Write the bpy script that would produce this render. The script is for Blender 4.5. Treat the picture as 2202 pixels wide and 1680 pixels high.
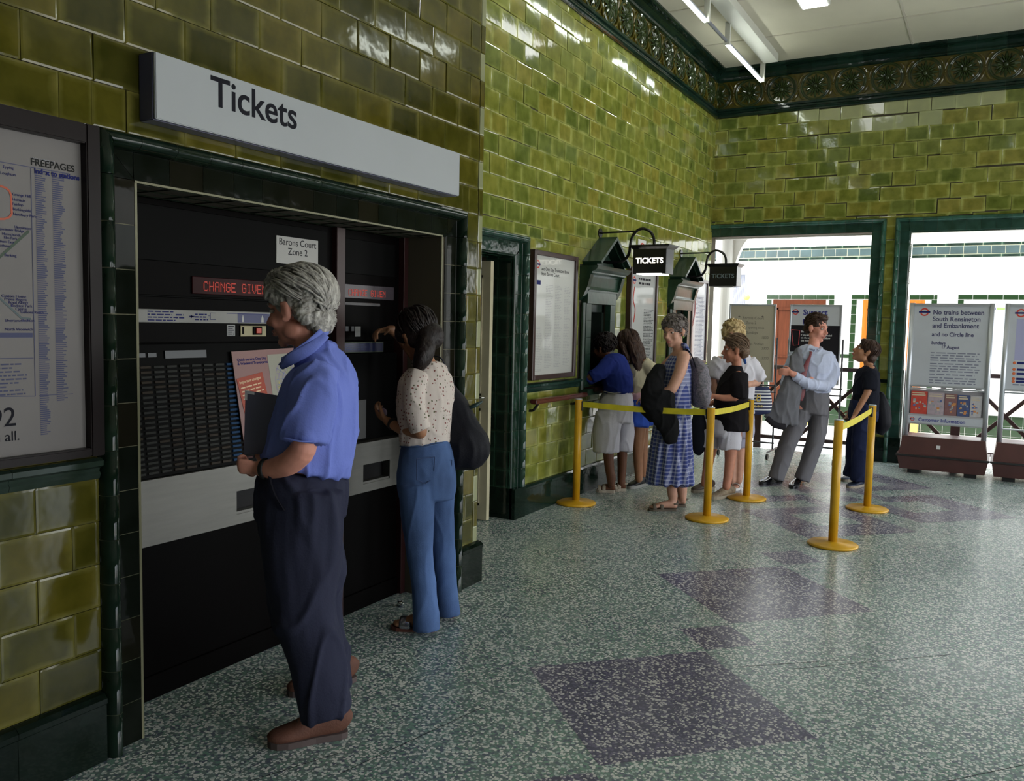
import bpy, bmesh, math, random
from math import sin, cos, pi, radians as RD
from mathutils import Vector as V, Matrix, noise
random.seed(7)
SC = bpy.context.scene
for o in list(bpy.data.objects): bpy.data.objects.remove(o)
COL = SC.collection
# ------------------------------------------------------------------ camera
YAW, PIT, ROLL, FPX, CH = -.5154, -.0792, .0212, 1827.24, 1.58
_f = V((sin(YAW)*cos(PIT), cos(YAW)*cos(PIT), sin(PIT)))
_r = _f.cross(V((0,0,1))).normalized(); _u = _r.cross(_f)
CR = cos(ROLL)*_r + sin(ROLL)*_u; CU = -sin(ROLL)*_r + cos(ROLL)*_u; CF = _f
CP = V((0,0,CH))
cd = bpy.data.cameras.new('camera'); cam = bpy.data.objects.new('camera', cd); COL.objects.link(cam)
m = Matrix((CR, CU, -CF)).transposed().to_4x4(); m.translation = CP
cam.matrix_world = m
cd.sensor_width = 36; cd.lens = FPX/2202*36; cd.clip_start = .05
SC.camera = cam
def ray(x, y): return CR*((x-1101)/FPX) - CU*((y-840)/FPX) + CF
def atd(x, y, d): return CP + ray(x, y)*d                    # point seen at a pixel, d metres along the view axis
def atx(x, y, X): r = ray(x, y); return CP + r*(X/r.x)
def aty(x, y, Y): r = ray(x, y); return CP + r*(Y/r.y)
def depth(p): return (V(p)-CP).dot(CF)
# ------------------------------------------------------------------ sky, sun, light, exposure
w = bpy.data.worlds.new('sky'); SC.world = w; w.use_nodes = True
nt = w.node_tree; bg = nt.nodes['Background']; bg.inputs[1].default_value = 4.6
tc = nt.nodes.new('ShaderNodeTexCoord'); sx = nt.nodes.new('ShaderNodeSeparateXYZ')
rp = nt.nodes.new('ShaderNodeValToRGB'); nt.links.new(tc.outputs['Generated'], sx.inputs[0])
nt.links.new(sx.outputs[2], rp.inputs[0]); nt.links.new(rp.outputs[0], bg.inputs[0])
rp.color_ramp.elements[0].position = .0; rp.color_ramp.elements[0].color = (.62,.62,.58,1)
rp.color_ramp.elements[1].position = .35; rp.color_ramp.elements[1].color = (.82,.90,1,1)
sl = bpy.data.lights.new('sun', 'SUN'); sl.energy = 5; sl.angle = RD(2); sl.color = (1,.96,.88)
so = bpy.data.objects.new('sun', sl); COL.objects.link(so); so.rotation_euler = V((-.35,-1.0,2.6)).to_track_quat('Z','Y').to_euler()
def area(name, loc, rot, sx_, sy_, e, col, portal=False):
    l = bpy.data.lights.new(name, 'AREA'); l.shape = 'RECTANGLE'; l.size = sx_; l.size_y = sy_; l.energy = e; l.color = col
    if portal: l.cycles.is_portal = True
    o = bpy.data.objects.new(name, l); COL.objects.link(o); o.location = loc; o.rotation_euler = rot; return o
PORTALS = [('sky_portal',(4.62,y,1.75),(0,RD(90),0),3.3,2.0) for y in (9.6,6.9,4.2)] + [('sky_portal',(4.62,1.1,1.75),(0,RD(90),0),3.3,2.6)]  # last portal belongs to the added fill-light opening
for n_, l_, r_, a_, b_ in PORTALS: area(n_, l_, r_, a_, b_, 1, (1,1,1), True)
SC.view_settings.view_transform = 'Standard'; SC.view_settings.look = 'None'
SC.view_settings.exposure = 0.5; SC.view_settings.gamma = 1
# ------------------------------------------------------------------ materials
def N(nt, t, **kw):
    n = nt.nodes.new(t)
    for k, v in kw.items():
        if k in ('x',): continue
        setattr(n, k, v)
    return n
MATS = {}
def mat(name, col, rough=.5, metal=0, var=0, vscale=8, bump=0, bscale=60, emis=0, ecol=None, spec=None, stretch=(1,1,1), coat=0, col2=None, trans=0, sheen=0):
    if name in MATS: return MATS[name]
    m = bpy.data.materials.new(name); m.use_nodes = True; nt = m.node_tree; b = nt.nodes['Principled BSDF']
    b.inputs['Base Color'].default_value = (*col, 1); b.inputs['Roughness'].default_value = rough; b.inputs['Metallic'].default_value = metal
    if spec is not None: b.inputs['Specular IOR Level'].default_value = spec
    if coat: b.inputs['Coat Weight'].default_value = coat; b.inputs['Coat Roughness'].default_value = .05
    if trans: b.inputs['Transmission Weight'].default_value = trans
    if sheen: b.inputs['Sheen Weight'].default_value = sheen
    if emis: b.inputs['Emission Color'].default_value = (*(ecol or col), 1); b.inputs['Emission Strength'].default_value = emis
    tcn = nt.nodes.new('ShaderNodeTexCoord'); mp = nt.nodes.new('ShaderNodeMapping'); mp.inputs['Scale'].default_value = stretch
    nt.links.new(tcn.outputs['Object'], mp.inputs[0])
    if var or col2:
        nz = nt.nodes.new('ShaderNodeTexNoise'); nz.inputs['Scale'].default_value = vscale; nz.inputs['Detail'].default_value = 5
        nt.links.new(mp.outputs[0], nz.inputs['Vector'])
        cr = nt.nodes.new('ShaderNodeValToRGB'); cr.color_ramp.elements[0].position = .3; cr.color_ramp.elements[1].position = .7
        c2 = col2 or tuple(min(1, c*(1+var)) for c in col); c1 = col if col2 else tuple(c*(1-var) for c in col)
        cr.color_ramp.elements[0].color = (*c1,1); cr.color_ramp.elements[1].color = (*c2,1)
        nt.links.new(nz.outputs[0], cr.inputs[0]); nt.links.new(cr.outputs[0], b.inputs['Base Color'])
    if bump:
        nb = nt.nodes.new('ShaderNodeTexNoise'); nb.inputs['Scale'].default_value = bscale; nb.inputs['Detail'].default_value = 3
        bp = nt.nodes.new('ShaderNodeBump'); bp.inputs['Strength'].default_value = bump; bp.inputs['Distance'].default_value = .01
        nt.links.new(mp.outputs[0], nb.inputs['Vector']); nt.links.new(nb.outputs[0], bp.inputs['Height']); nt.links.new(bp.outputs[0], b.inputs['Normal'])
    MATS[name] = m; return m
def ramp(nt, stops, const=False):
    r = nt.nodes.new('ShaderNodeValToRGB'); cr = r.color_ramp
    if const: cr.interpolation = 'CONSTANT'
    while len(cr.elements) < len(stops): cr.elements.new(.5)
    for e, (p, c) in zip(cr.elements, stops): e.position = p; e.color = (*c, 1)
    return r
def mathn(nt, op, a, b=None):
    n = nt.nodes.new('ShaderNodeMath'); n.operation = op
    for i, v in ((0,a),(1,b)):
        if v is None: continue
        if isinstance(v,(int,float)): n.inputs[i].default_value = v
        else: nt.links.new(v, n.inputs[i])
    return n.outputs[0]
def mixc(nt, f, a, b, mode='MIX'):
    n = nt.nodes.new('ShaderNodeMix'); n.data_type = 'RGBA'; n.blend_type = mode
    for i, v in ((0,f),(6,a),(7,b)):
        if isinstance(v,(int,float)): n.inputs[i].default_value = v
        elif isinstance(v, tuple): n.inputs[i].default_value = (*v,1)
        else: nt.links.new(v, n.inputs[i])
    return n.outputs[2]
def tile_mat(name, ca, cb, cc, edge, rough=.07, wav=.35, spec=None):
    # glazed tile: per-tile tint in colour attribute "tint", tile-local UV gives the glaze thinning at the edges
    m = bpy.data.materials.new(name); m.use_nodes = True; nt = m.node_tree; b = nt.nodes['Principled BSDF']
    at = N(nt,'ShaderNodeAttribute', attribute_name='tint'); sp = N(nt,'ShaderNodeSeparateColor'); nt.links.new(at.outputs[0], sp.inputs[0])
    r = ramp(nt, [(0,ca),(.5,cb),(1,cc)]); nt.links.new(sp.outputs[0], r.inputs[0])
    uv = N(nt,'ShaderNodeUVMap', uv_map='tile'); su = N(nt,'ShaderNodeSeparateXYZ'); nt.links.new(uv.outputs[0], su.inputs[0])
    ex = mathn(nt,'ABSOLUTE', mathn(nt,'SUBTRACT', su.outputs[0], .5)); ey = mathn(nt,'ABSOLUTE', mathn(nt,'SUBTRACT', su.outputs[1], .5))
    tcn = N(nt,'ShaderNodeTexCoord'); nz = N(nt,'ShaderNodeTexNoise'); nz.inputs['Scale'].default_value = 9; nz.inputs['Detail'].default_value = 3
    nt.links.new(tcn.outputs['Object'], nz.inputs[0])
    e = mathn(nt,'MAXIMUM', ex, ey); e = mathn(nt,'ADD', e, mathn(nt,'MULTIPLY', mathn(nt,'SUBTRACT', nz.outputs[0], .5), .16))
    er = ramp(nt, [(.36,(0,0,0)),(.5,(1,1,1))]); nt.links.new(e, er.inputs[0])
    base = mixc(nt, mathn(nt,'MULTIPLY', er.outputs[0], sp.outputs[1]), r.outputs[0], edge)
    dk = ramp(nt, [(.32,(.62,.66,.5)),(.62,(1.08,1.06,1.05))]); nt.links.new(nz.outputs[0], dk.inputs[0])
    base = mixc(nt, .85, base, dk.outputs[0], 'MULTIPLY')
    base = mixc(nt, mathn(nt,'GREATER_THAN', sp.outputs[2], .7), base, mixc(nt,.6,base,(.42,.44,.27)))
    nt.links.new(base, b.inputs['Base Color']); b.inputs['Roughness'].default_value = rough
    b.inputs['Coat Weight'].default_value = .0; b.inputs['Coat Roughness'].default_value = .03
    n2 = N(nt,'ShaderNodeTexNoise'); n2.inputs['Scale'].default_value = 16; n2.inputs['Detail'].default_value = 1.5; nt.links.new(tcn.outputs['Object'], n2.inputs[0])
    bp = N(nt,'ShaderNodeBump'); bp.inputs['Strength'].default_value = wav; bp.inputs['Distance'].default_value = .004
    nt.links.new(n2.outputs[0], bp.inputs['Height']); nt.links.new(bp.outputs[0], b.inputs['Normal']); nt.links.new(bp.outputs[0], b.inputs['Coat Normal'])
    b.inputs['Specular IOR Level'].default_value = .5 if spec is None else spec
    MATS[name] = m; return m
def terrazzo(name, matrix, chips, scale=82, jit=.55):
    m = bpy.data.materials.new(name); m.use_nodes = True; nt = m.node_tree; b = nt.nodes['Principled BSDF']
    tcn = N(nt,'ShaderNodeTexCoord')
    dz = N(nt,'ShaderNodeTexNoise'); dz.inputs['Scale'].default_value = 40; nt.links.new(tcn.outputs['Object'], dz.inputs[0])
    vec = mixc(nt, .012, tcn.outputs['Object'], dz.outputs[1], 'ADD')
    vo = N(nt,'ShaderNodeTexVoronoi'); vo.inputs['Scale'].default_value = scale; nt.links.new(vec, vo.inputs['Vector'])
    sp = N(nt,'ShaderNodeSeparateColor'); nt.links.new(vo.outputs['Color'], sp.inputs[0])
    r = ramp(nt, chips, True); nt.links.new(sp.outputs[0], r.inputs[0])
    th = mathn(nt,'ADD', mathn(nt,'MULTIPLY', sp.outputs[1], .30), .40)
    inside = mathn(nt,'LESS_THAN', vo.outputs['Distance'], th)
    c = mixc(nt, inside, matrix, r.outputs[0])
    big = N(nt,'ShaderNodeTexNoise'); big.inputs['Scale'].default_value = 1.3; big.inputs['Detail'].default_value = 4; nt.links.new(tcn.outputs['Object'], big.inputs[0])
    br = ramp(nt, [(.3,(.78,.8,.82)),(.7,(1.1,1.1,1.08))]); nt.links.new(big.outputs[0], br.inputs[0])
    c = mixc(nt, .8, c, br.outputs[0], 'MULTIPLY'); nt.links.new(c, b.inputs['Base Color'])
    rr = mathn(nt,'ADD', mathn(nt,'MULTIPLY', big.outputs[0], .16), .2); nt.links.new(rr, b.inputs['Roughness'])
    MATS[name] = m; return m
WHITE = (.86,.86,.84); PAL = [(0,(.74,.73,.68)),(.40,(.19,.32,.25)),(.60,(.12,.14,.18)),(.80,(.46,.54,.50))]
M_terr = terrazzo('terrazzo_green', (.17,.23,.21), PAL)
M_purp = terrazzo('terrazzo_purple', (.085,.078,.135), [(0,(.62,.59,.57)),(.36,(.08,.075,.12)),(.62,(.15,.135,.21)),(.88,(.30,.28,.32))])
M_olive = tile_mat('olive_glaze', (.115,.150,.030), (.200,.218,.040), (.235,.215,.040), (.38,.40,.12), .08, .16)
M_olive2 = tile_mat('shaded_brown_olive_glaze', (.040,.039,.007), (.080,.072,.009), (.105,.085,.011), (.16,.145,.035), .08, .16)  # browner near-wall glaze, with that wall's shade also darkened into the colour
M_green = tile_mat('dark_green_glaze', (.005,.014,.010), (.008,.022,.016), (.012,.032,.023), (.03,.08,.05), .08, .3, .3)
M_green2 = tile_mat('window_green_glaze', (.006,.018,.012), (.010,.028,.020), (.016,.040,.028), (.03,.08,.05), .28, .3)
M_teal = tile_mat('teal_glaze', (.012,.036,.029), (.020,.054,.043), (.028,.066,.052), (.05,.12,.09), .09, .3)
M_teal2 = tile_mat('jade_glaze', (.014,.055,.042), (.022,.080,.062), (.03,.10,.075), (.06,.18,.13), .1, .3)
M_bottle = tile_mat('bottle_glaze', (.004,.008,.006), (.006,.012,.009), (.010,.018,.012), (.02,.05,.03), .07, .25, .3)
M_sage = tile_mat('sage_glaze', (.016,.030,.024), (.024,.040,.032), (.030,.048,.038), (.05,.09,.06), .12, .25)
M_black = tile_mat('black_glaze', (.004,.004,.004), (.006,.007,.006), (.012,.008,.005), (.02,.03,.02), .06, .2, .07)
M_grout = mat('grout', (.06,.05,.03), .9)
M_pgrout = mat('pale_grout', (.30,.28,.18), .8)
M_white = mat('white_paint', (.82,.80,.74), .55, var=.05, vscale=2)
M_ceil = mat('ceiling_paint', (.62,.58,.46), .6, var=.06, vscale=1.5)
M_cream = mat('cream_gloss', (.55,.50,.34), .25, var=.08, vscale=6)
M_dark = mat('void', (.006,.005,.006), .8)
M_brown = mat('brown_frame', (.045,.022,.020), .28, var=.15, vscale=5)
M_steel = mat('brushed_steel', (.42,.41,.39), .38, .75, var=.12, vscale=6, stretch=(1,1,12))
M_alu = mat('aluminium', (.55,.57,.60), .35, .6)
M_chrome = mat('chrome', (.8,.8,.82), .12, 1)
M_paper = mat('paper', (.18,.165,.16), .6, var=.05, vscale=3)
M_ink = mat('dark_ink', (.012,.012,.018), .6, spec=.1); M_blue = mat('blue_ink', (.02,.025,.13), .6, spec=.1); M_red = mat('red_ink', (.6,.05,.03), .6)
M_grey = mat('grey_ink', (.32,.32,.35), .6); M_lblue = mat('pale_blue_ink', (.085,.09,.16), .6, spec=.1)
M_yel = mat('yellow_enamel', (.62,.33,.012), .32, var=.12, vscale=9, bump=.05, bscale=30)
M_belt = mat('yellow_webbing', (.62,.52,.02), .6, var=.12, vscale=14)
M_rubber = mat('black_rubber', (.012,.012,.012), .5)
M_blackpaint = mat('black_enamel', (.012,.011,.012), .22)
M_wood = mat('orange_wood', (.42,.12,.018), .4, spec=.1, var=.18, vscale=5, stretch=(8,8,.7))
M_maroon = mat('maroon_paint', (.075,.028,.026), .35, var=.1, vscale=6)
# ------------------------------------------------------------------ mesh helpers
def finish(name, bm, m, parent=None, smooth=False, world=True):
    me = bpy.data.meshes.new(name); bm.to_mesh(me); bm.free()
    o = bpy.data.objects.new(name, me); COL.objects.link(o)
    for x in (m if isinstance(m,(list,tuple)) else [m]): me.materials.append(x)
    if smooth:
        for p in me.polygons: p.use_smooth = True
    if parent is not None:
        o.parent = parent
        if world: o.matrix_parent_inverse = wm(parent).inverted()
    return o
def wm(o):
    M = Matrix.LocRotScale(o.location, o.rotation_euler, o.scale)
    return (wm(o.parent) @ o.matrix_parent_inverse @ M) if o.parent else M
def tag(o, label, cat, group=None):
    o['label'] = label; o['category'] = cat
    if group: o['group'] = group
    return o
def thing(name, label, cat, loc=(0,0,0), rz=0, group=None):
    o = bpy.data.objects.new(name, None); COL.objects.link(o); o.location = loc; o.rotation_euler = (0,0,rz); o.empty_display_size = .1
    return tag(o, label, cat, group)
def struct(o): o['kind'] = 'structure'; return o
class Fr:                                                   # a flat frame: origin, u right, v up, n towards the viewer
    def __init__(s, o, u, v): s.o, s.u, s.v = V(o), V(u).normalized(), V(v).normalized(); s.n = s.u.cross(s.v)
    def p(s, a, b, d=0): return s.o + s.u*a + s.v*b + s.n*d
    def mat(s, a=0, b=0, d=0):
        m = Matrix((s.u, s.v, s.n)).transposed().to_4x4(); m.translation = s.p(a,b,d); return m
def box(bm, fr, a0, b0, a1, b1, d0, d1, mi=0, taper=0):
    t = taper
    vs = [bm.verts.new(fr.p(a,b,d)) for d, k in ((d0,0),(d1,t)) for a, b in ((a0+k,b0+k),(a1-k,b0+k),(a1-k,b1-k),(a0+k,b1-k))]
    fs = [(3,2,1,0),(4,5,6,7),(0,1,5,4),(1,2,6,5),(2,3,7,6),(3,0,4,7)]
    out = []
    for f in fs:
        q = bm.faces.new([vs[i] for i in f]); q.material_index = mi; out.append(q)
    return out
def quad(bm, fr, a0, b0, a1, b1, d, mi=0):
    q = bm.faces.new([bm.verts.new(fr.p(a,b,d)) for a,b in ((a0,b0),(a1,b0),(a1,b1),(a0,b1))]); q.material_index = mi; return q
WORLD = Fr((0,0,0),(1,0,0),(0,1,0))
def wbox(bm, x0,y0,z0,x1,y1,z1, mi=0): return box(bm, WORLD, x0,y0,x1,y1,z0,z1, mi)
def bevel(bm, w=.003, seg=2):
    bmesh.ops.bevel(bm, geom=bm.edges[:], offset=w, segments=seg, affect='EDGES', clamp_overlap=True)
def catmull(P, k):
    out = []
    n = len(P)
    for i in range(n-1):
        a, b, c, d = P[max(i-1,0)], P[i], P[i+1], P[min(i+2,n-1)]
        for j in range(k):
            t = j/k
            out.append(.5*((2*b)+(c-a)*t+(2*a-5*b+4*c-d)*t*t+(3*b-a-3*c+d)*t**3))
    out.append(P[-1]); return out
def tube(bm, pts, rad, side=(1,0,0), n=12, k=4, cap=True, mi=0, power=1):
    # swept elliptical tube; rad = number, or per point number / (r_side, r_other)
    if isinstance(rad,(int,float)): rad = [rad]*len(pts)
    R_ = [V((r,r,0)) if isinstance(r,(int,float)) else V((r[0],r[1],0)) for r in rad]
    P = [V(p) for p in pts]
    if k > 1: P = catmull(P, k); R_ = catmull(R_, k)
    side = V(side); rings = []; m = len(P); s = None
    for i in range(m):
        t = (P[min(i+1,m-1)]-P[max(i-1,0)]).normalized()
        s = (side - t*side.dot(t)) if s is None or side.length > 0 and abs(side.normalized().dot(t)) < .93 else (s - t*s.dot(t))
        if s.length < 1e-5: s = t.orthogonal()
        s.normalize(); q = t.cross(s)
        ra, rb = max(R_[i].x,1e-4), max(R_[i].y,1e-4)
        rings.append((P[i], s.copy(), q, ra, rb, t))
    def ring(c, s, q, ra, rb):
        out = []
        for j in range(n):
            a = 2*pi*j/n; ca, sa = cos(a), sin(a)
            if power != 1: ca = math.copysign(abs(ca)**power, ca); sa = math.copysign(abs(sa)**power, sa)
            out.append(bm.verts.new(c + s*(ra*ca) + q*(rb*sa)))
        return out
    L = []
    if cap:
        c, s_, q, ra, rb, t = rings[0]; h = min(ra,rb)
        for f in (.35,.75): L.append(ring(c - t*h*math.sqrt(1-f*f)*cap, s_, q, ra*f, rb*f))
    for c, s_, q, ra, rb, t in rings: L.append(ring(c, s_, q, ra, rb))
    if cap:
        c, s_, q, ra, rb, t = rings[-1]; h = min(ra,rb)
        for f in (.75,.35): L.append(ring(c + t*h*math.sqrt(1-f*f)*cap, s_, q, ra*f, rb*f))
    for a, b in zip(L, L[1:]):
        for j in range(n):
            f = bm.faces.new((a[j], a[(j+1)%n], b[(j+1)%n], b[j])); f.material_index = mi
    f = bm.faces.new(L[0][::-1]); f.material_index = mi; f = bm.faces.new(L[-1]); f.material_index = mi
def cyl(bm, c0, c1, r, n=20, mi=0, r1=None): tube(bm, [c0,c1], [r, r if r1 is None else r1], V(c1)-V(c0) and (V(c1)-V(c0)).orthogonal(), n, 1, False, mi)
def ell(bm, c, r, ax=None, n=16, mi=0):
    M_ = Matrix.Translation(V(c)) @ ((ax.to_4x4() if ax else Matrix.Identity(4))) @ Matrix.Diagonal((r[0],r[1],r[2],1))
    q = bmesh.ops.create_uvsphere(bm, u_segments=n, v_segments=max(8,n*2//3), radius=1, matrix=M_)
    for v in q['verts']:
        for f in v.link_faces: f.material_index = mi; f.smooth = True
def lathe(bm, base, prof, n=28, mi=0):
    rings = [[bm.verts.new(V(base)+V((r*cos(2*pi*j/n), r*sin(2*pi*j/n), z))) for j in range(n)] for r, z in prof]
    for a, b in zip(rings, rings[1:]):
        for j in range(n):
            f = bm.faces.new((a[j],a[(j+1)%n],b[(j+1)%n],b[j])); f.material_index = mi
    bm.faces.new(rings[0][::-1]); bm.faces.new(rings[-1])
def extrude_profile(bm, prof, fr, a0, a1, mi=0, m0=0, m1=0):
    # prof: (v, d) outline swept along u; m0/m1 mitre amount per unit depth
    A = [bm.verts.new(fr.p(a0+m0*d, v, d)) for v, d in prof]; B = [bm.verts.new(fr.p(a1+m1*d, v, d)) for v, d in prof]
    n = len(prof)
    for i in range(n):
        f = bm.faces.new((A[i],B[i],B[(i+1)%n],A[(i+1)%n])); f.material_index = mi
    bm.faces.new(A[::-1]).material_index = mi; bm.faces.new(B).material_index = mi
def text(name, s, fr, a, b, size, m, parent, d=.001, align='LEFT', ext=.0006, sxx=1, bold=0, space=1, world=True):
    cu = bpy.data.curves.new('t', 'FONT'); cu.body = s; cu.size = size; cu.extrude = ext; cu.align_x = align; cu.offset = bold; cu.space_character = space; cu.space_line = .95
    o = bpy.data.objects.new('t', cu); COL.objects.link(o); bpy.context.view_layer.update()
    me = bpy.data.meshes.new_from_object(o.evaluated_get(bpy.context.evaluated_depsgraph_get()))
    bpy.data.objects.remove(o); bpy.data.curves.remove(cu)
    me.transform(fr.mat(a,b,d) @ Matrix.Diagonal((sxx,1,1,1))); me.name = name
    me.materials.clear(); me.materials.append(m)
    q = bpy.data.objects.new(name, me); COL.objects.link(q)
    if parent is not None:
        q.parent = parent
        if world: q.matrix_parent_inverse = wm(parent).inverted()
    return q
def words(bm, fr, a0, b0, a1, rows, lh, wl=.02, h=.45, d=.0012, mi=0, seed=1, ragged=.3):
    # unreadable small print: rows of word-length bars
    rnd = random.Random(seed)
    for i in range(rows):
        a = a0; end = a1 - rnd.random()*ragged*(a1-a0); b = b0 - i*lh
        while a < end:
            w_ = wl*(.5+rnd.random()*1.2); quad(bm, fr, a, b, min(a+w_, end), b+lh*h, d, mi); a += w_ + wl*.28
# ------------------------------------------------------------------ glazed tile walls
def subtract(rects, h):
    out = []
    for (a0,b0,a1,b1) in rects:
        c0,d0,c1,d1 = max(a0,h[0]),max(b0,h[1]),min(a1,h[2]),min(b1,h[3])
        if c0 >= c1 or d0 >= d1: out.append((a0,b0,a1,b1)); continue
        if c0-a0 > .004: out.append((a0,b0,c0,b1))
        if a1-c1 > .004: out.append((c1,b0,a1,b1))
        if d0-b0 > .004: out.append((c0,b0,c1,d0))
        if b1-d1 > .004: out.append((c0,d1,c1,b1))
    return out
def tiles(bm, fr, area_, tw, th, a_off=0, b_off=0, holes=(), seed=1, bond=.5, mi=0, gap=.0022, thick=.008, tilt=.006, bow=.0025, edge=(.25,.9), pale=None, drop=0):
    lt = bm.loops.layers.float_color.get('tint') or bm.loops.layers.float_color.new('tint')
    lu = bm.loops.layers.uv.get('tile') or bm.loops.layers.uv.new('tile')
    rnd = random.Random(seed); A0,B0,A1,B1 = area_
    r0 = math.floor((B0-b_off)/th); r1 = math.ceil((B1-b_off)/th)
    for r in range(r0, r1):
        sh = a_off + (bond*tw if r % 2 else 0); c0 = math.floor((A0-sh)/tw); c1 = math.ceil((A1-sh)/tw)
        for c in range(c0, c1):
            a = sh + c*tw; b = b_off + r*th
            ja, jb = rnd.uniform(-1,1)*.003*drop, rnd.uniform(-1,1)*.006*drop
            R_ = [(max(a,A0)+gap/2, max(b,B0)+gap/2, min(a+tw,A1)-gap/2, min(b+th,B1)-gap/2)]
            if R_[0][2]-R_[0][0] < .006 or R_[0][3]-R_[0][1] < .006: continue
            for h in holes: R_ = subtract(R_, h)
            tint = (rnd.random(), rnd.uniform(*edge), 1.0 if (pale and pale(a,b,rnd)) else 0.0, 1)
            tx, ty, dd = rnd.uniform(-1,1)*tilt, rnd.uniform(-1,1)*tilt, rnd.uniform(0,.003)*(1+drop)
            for (x0,y0,x1,y1) in R_:
                w_, h_ = x1-x0, y1-y0
                if w_ < .005 or h_ < .005: continue
                cx, cy = (x0+x1)/2, (y0+y1)/2; e = min(.007, w_*.2, h_*.2)
                def P_(x, y, d): return fr.p(x+ja, y+jb, d + dd + (x-cx)*tx*4*.5 + (y-cy)*ty*4*.5)
                gx = [x0, x0+e, x1-e, x1]; gy = [y0, y0+e, y1-e, y1]
                G = [[bm.verts.new(P_(x, y, thick - (.0016 if (ix in (0,3) or iy in (0,3)) else 0))) for ix, x in enumerate(gx)] for iy, y in enumerate(gy)]
                B_ = [bm.verts.new(fr.p(x+ja,y+jb,-.002)) for x,y in ((x0,y0),(x1,y0),(x1,y1),(x0,y1))]
                T_ = [bm.verts.new(G[j][i].co) for j,i in ((0,0),(0,3),(3,3),(3,0))]
                fs = []
                for iy in range(3):
                    for ix in range(3): fs.append(bm.faces.new((G[iy][ix],G[iy][ix+1],G[iy+1][ix+1],G[iy+1][ix])))
                for i_ in range(4): fs.append(bm.faces.new([B_[i_], B_[(i_+1)%4], T_[(i_+1)%4], T_[i_]]))
                for f in fs:
                    f.material_index = mi
                    for lp in f.loops:
                        lp[lt] = tint; q = lp.vert.co - fr.o; uu = q.dot(fr.u)-ja; vv = q.dot(fr.v)-jb
                        lp[lu].uv = ((uu-x0)/w_, (vv-y0)/h_)
def mould(bm, fr, prof, a0, a1, step, mi=0, seed=1, m0=0, m1=0, gap=.0016, vert=False):
    # run of moulding tiles: profile (v,d) swept along u in pieces with thin joints
    lt = bm.loops.layers.float_color.get('tint') or bm.loops.layers.float_color.new('tint')
    lu = bm.loops.layers.uv.get('tile') or bm.loops.layers.uv.new('tile')
    rnd = random.Random(seed); n = max(1, round(abs(a1-a0)/step)); s = (a1-a0)/n
    for i in range(n):
        x0, x1 = a0+i*s+gap/2, a0+(i+1)*s-gap/2; t = (rnd.random(), .2, 0, 1)
        k0 = m0 if i == 0 else 0; k1 = m1 if i == n-1 else 0
        A = [bm.verts.new(fr.p(x0+k0*d, v, d)) for v, d in prof]; B = [bm.verts.new(fr.p(x1+k1*d, v, d)) for v, d in prof]
        fs = [bm.faces.new((A[j],B[j],B[(j+1)%len(prof)],A[(j+1)%len(prof)])) for j in range(len(prof))] + [bm.faces.new(A[::-1]), bm.faces.new(B)]
        for f in fs:
            f.material_index = mi
            for lp in f.loops: lp[lt] = t; lp[lu].uv = (.5,.5)
def roll(v0, v1, d0, d1, n=8):
    # half-round profile between heights v0 and v1 from depth d0 to d1
    c = (v0+v1)/2; h = (v1-v0)/2
    return [(v0,0)] + [(c - h*cos(pi*i/n), d0 + (d1-d0)*sin(pi*i/n)) for i in range(n+1)] + [(v1,0)]
# ================================================================== the setting
FN = Fr((-2.70,0,0),(0,1,0),(0,0,1)); FF = Fr((-3.33,0,0),(0,1,0),(0,0,1)); FB = Fr((0,11.1,0),(1,0,0),(0,0,1))
ZC = 4.87
# floor with inlaid diamonds
bm = bmesh.new(); wbox(bm, -3.6,-4.2,-.2,5.0,11.33,0); fo = struct(finish('floor', bm, M_terr))
def diamond(bm, cx, cy, r, z, mi=0):
    q = [bm.verts.new((cx+a*r, cy+b*r, z)) for a, b in ((-1,0),(0,-1),(1,0),(0,1))]; bm.faces.new(q).material_index = mi
bm = bmesh.new(); z0 = .0006
for cx in (-1.15, 2.9):
    for cy, r in ((3.36,.635),(5.10,.645),(4.22,.205),(6.0,.21),(2.47,.205),(1.6,.635)): diamond(bm, cx, cy, r, z0)
    for dx, dy in ((0,-1.02),(.70,0),(-.70,0),(0,1.02)): diamond(bm, cx+dx*1.0, 8.42+dy*1.06, .70, z0+.0001*(2+dx+2*dy))
    diamond(bm, cx, 8.42, .62, z0+.0002)
    for dx, dy in ((0,-1.02),(.62,0),(-.62,0),(0,1.02)): diamond(bm, cx+dx, 8.42+dy, .30, z0+.0008, 1)
    diamond(bm, cx, 8.42, .42, z0+.0009, 1); diamond(bm, cx+.02, 8.42, .15, z0+.0012)
struct(finish('inlay', bm, [M_purp, M_terr], fo))
bm = bmesh.new()
for p, q in (((-.74,4.0),(-.11,4.61)),((-.95,3.9),(-.55,4.25)),((-2.3,1.6),(-2.0,2.3)),((-.3,3.0),(.3,3.7)),((-1.9,2.2),(-1.75,2.9))):
    p, q = V((*p,z0)), V((*q,z0)); n_ = (q-p).orthogonal().normalized(); n_.z = 0; n_ = V((-(q-p).y,(q-p).x,0)).normalized()*.0016
    bm.faces.new([bm.verts.new(x) for x in (p-n_,q-n_,q+n_,p+n_)])
struct(finish('joint_line', bm, M_dark, fo))
# skirting profile
SK = [(0,0),(0,.040),(.205,.040),(.210,.046),(.228,.046),(.242,.030),(.247,.012),(.247,0)]
SKF = [(v*1.02,d) for v,d in SK]
RAIL = [(1.010,0),(1.012,.022),(1.030,.030),(1.040,.022),(1.050,.026),(1.060,.046),(1.078,.048),(1.086,.030),(1.086,0)]
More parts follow.
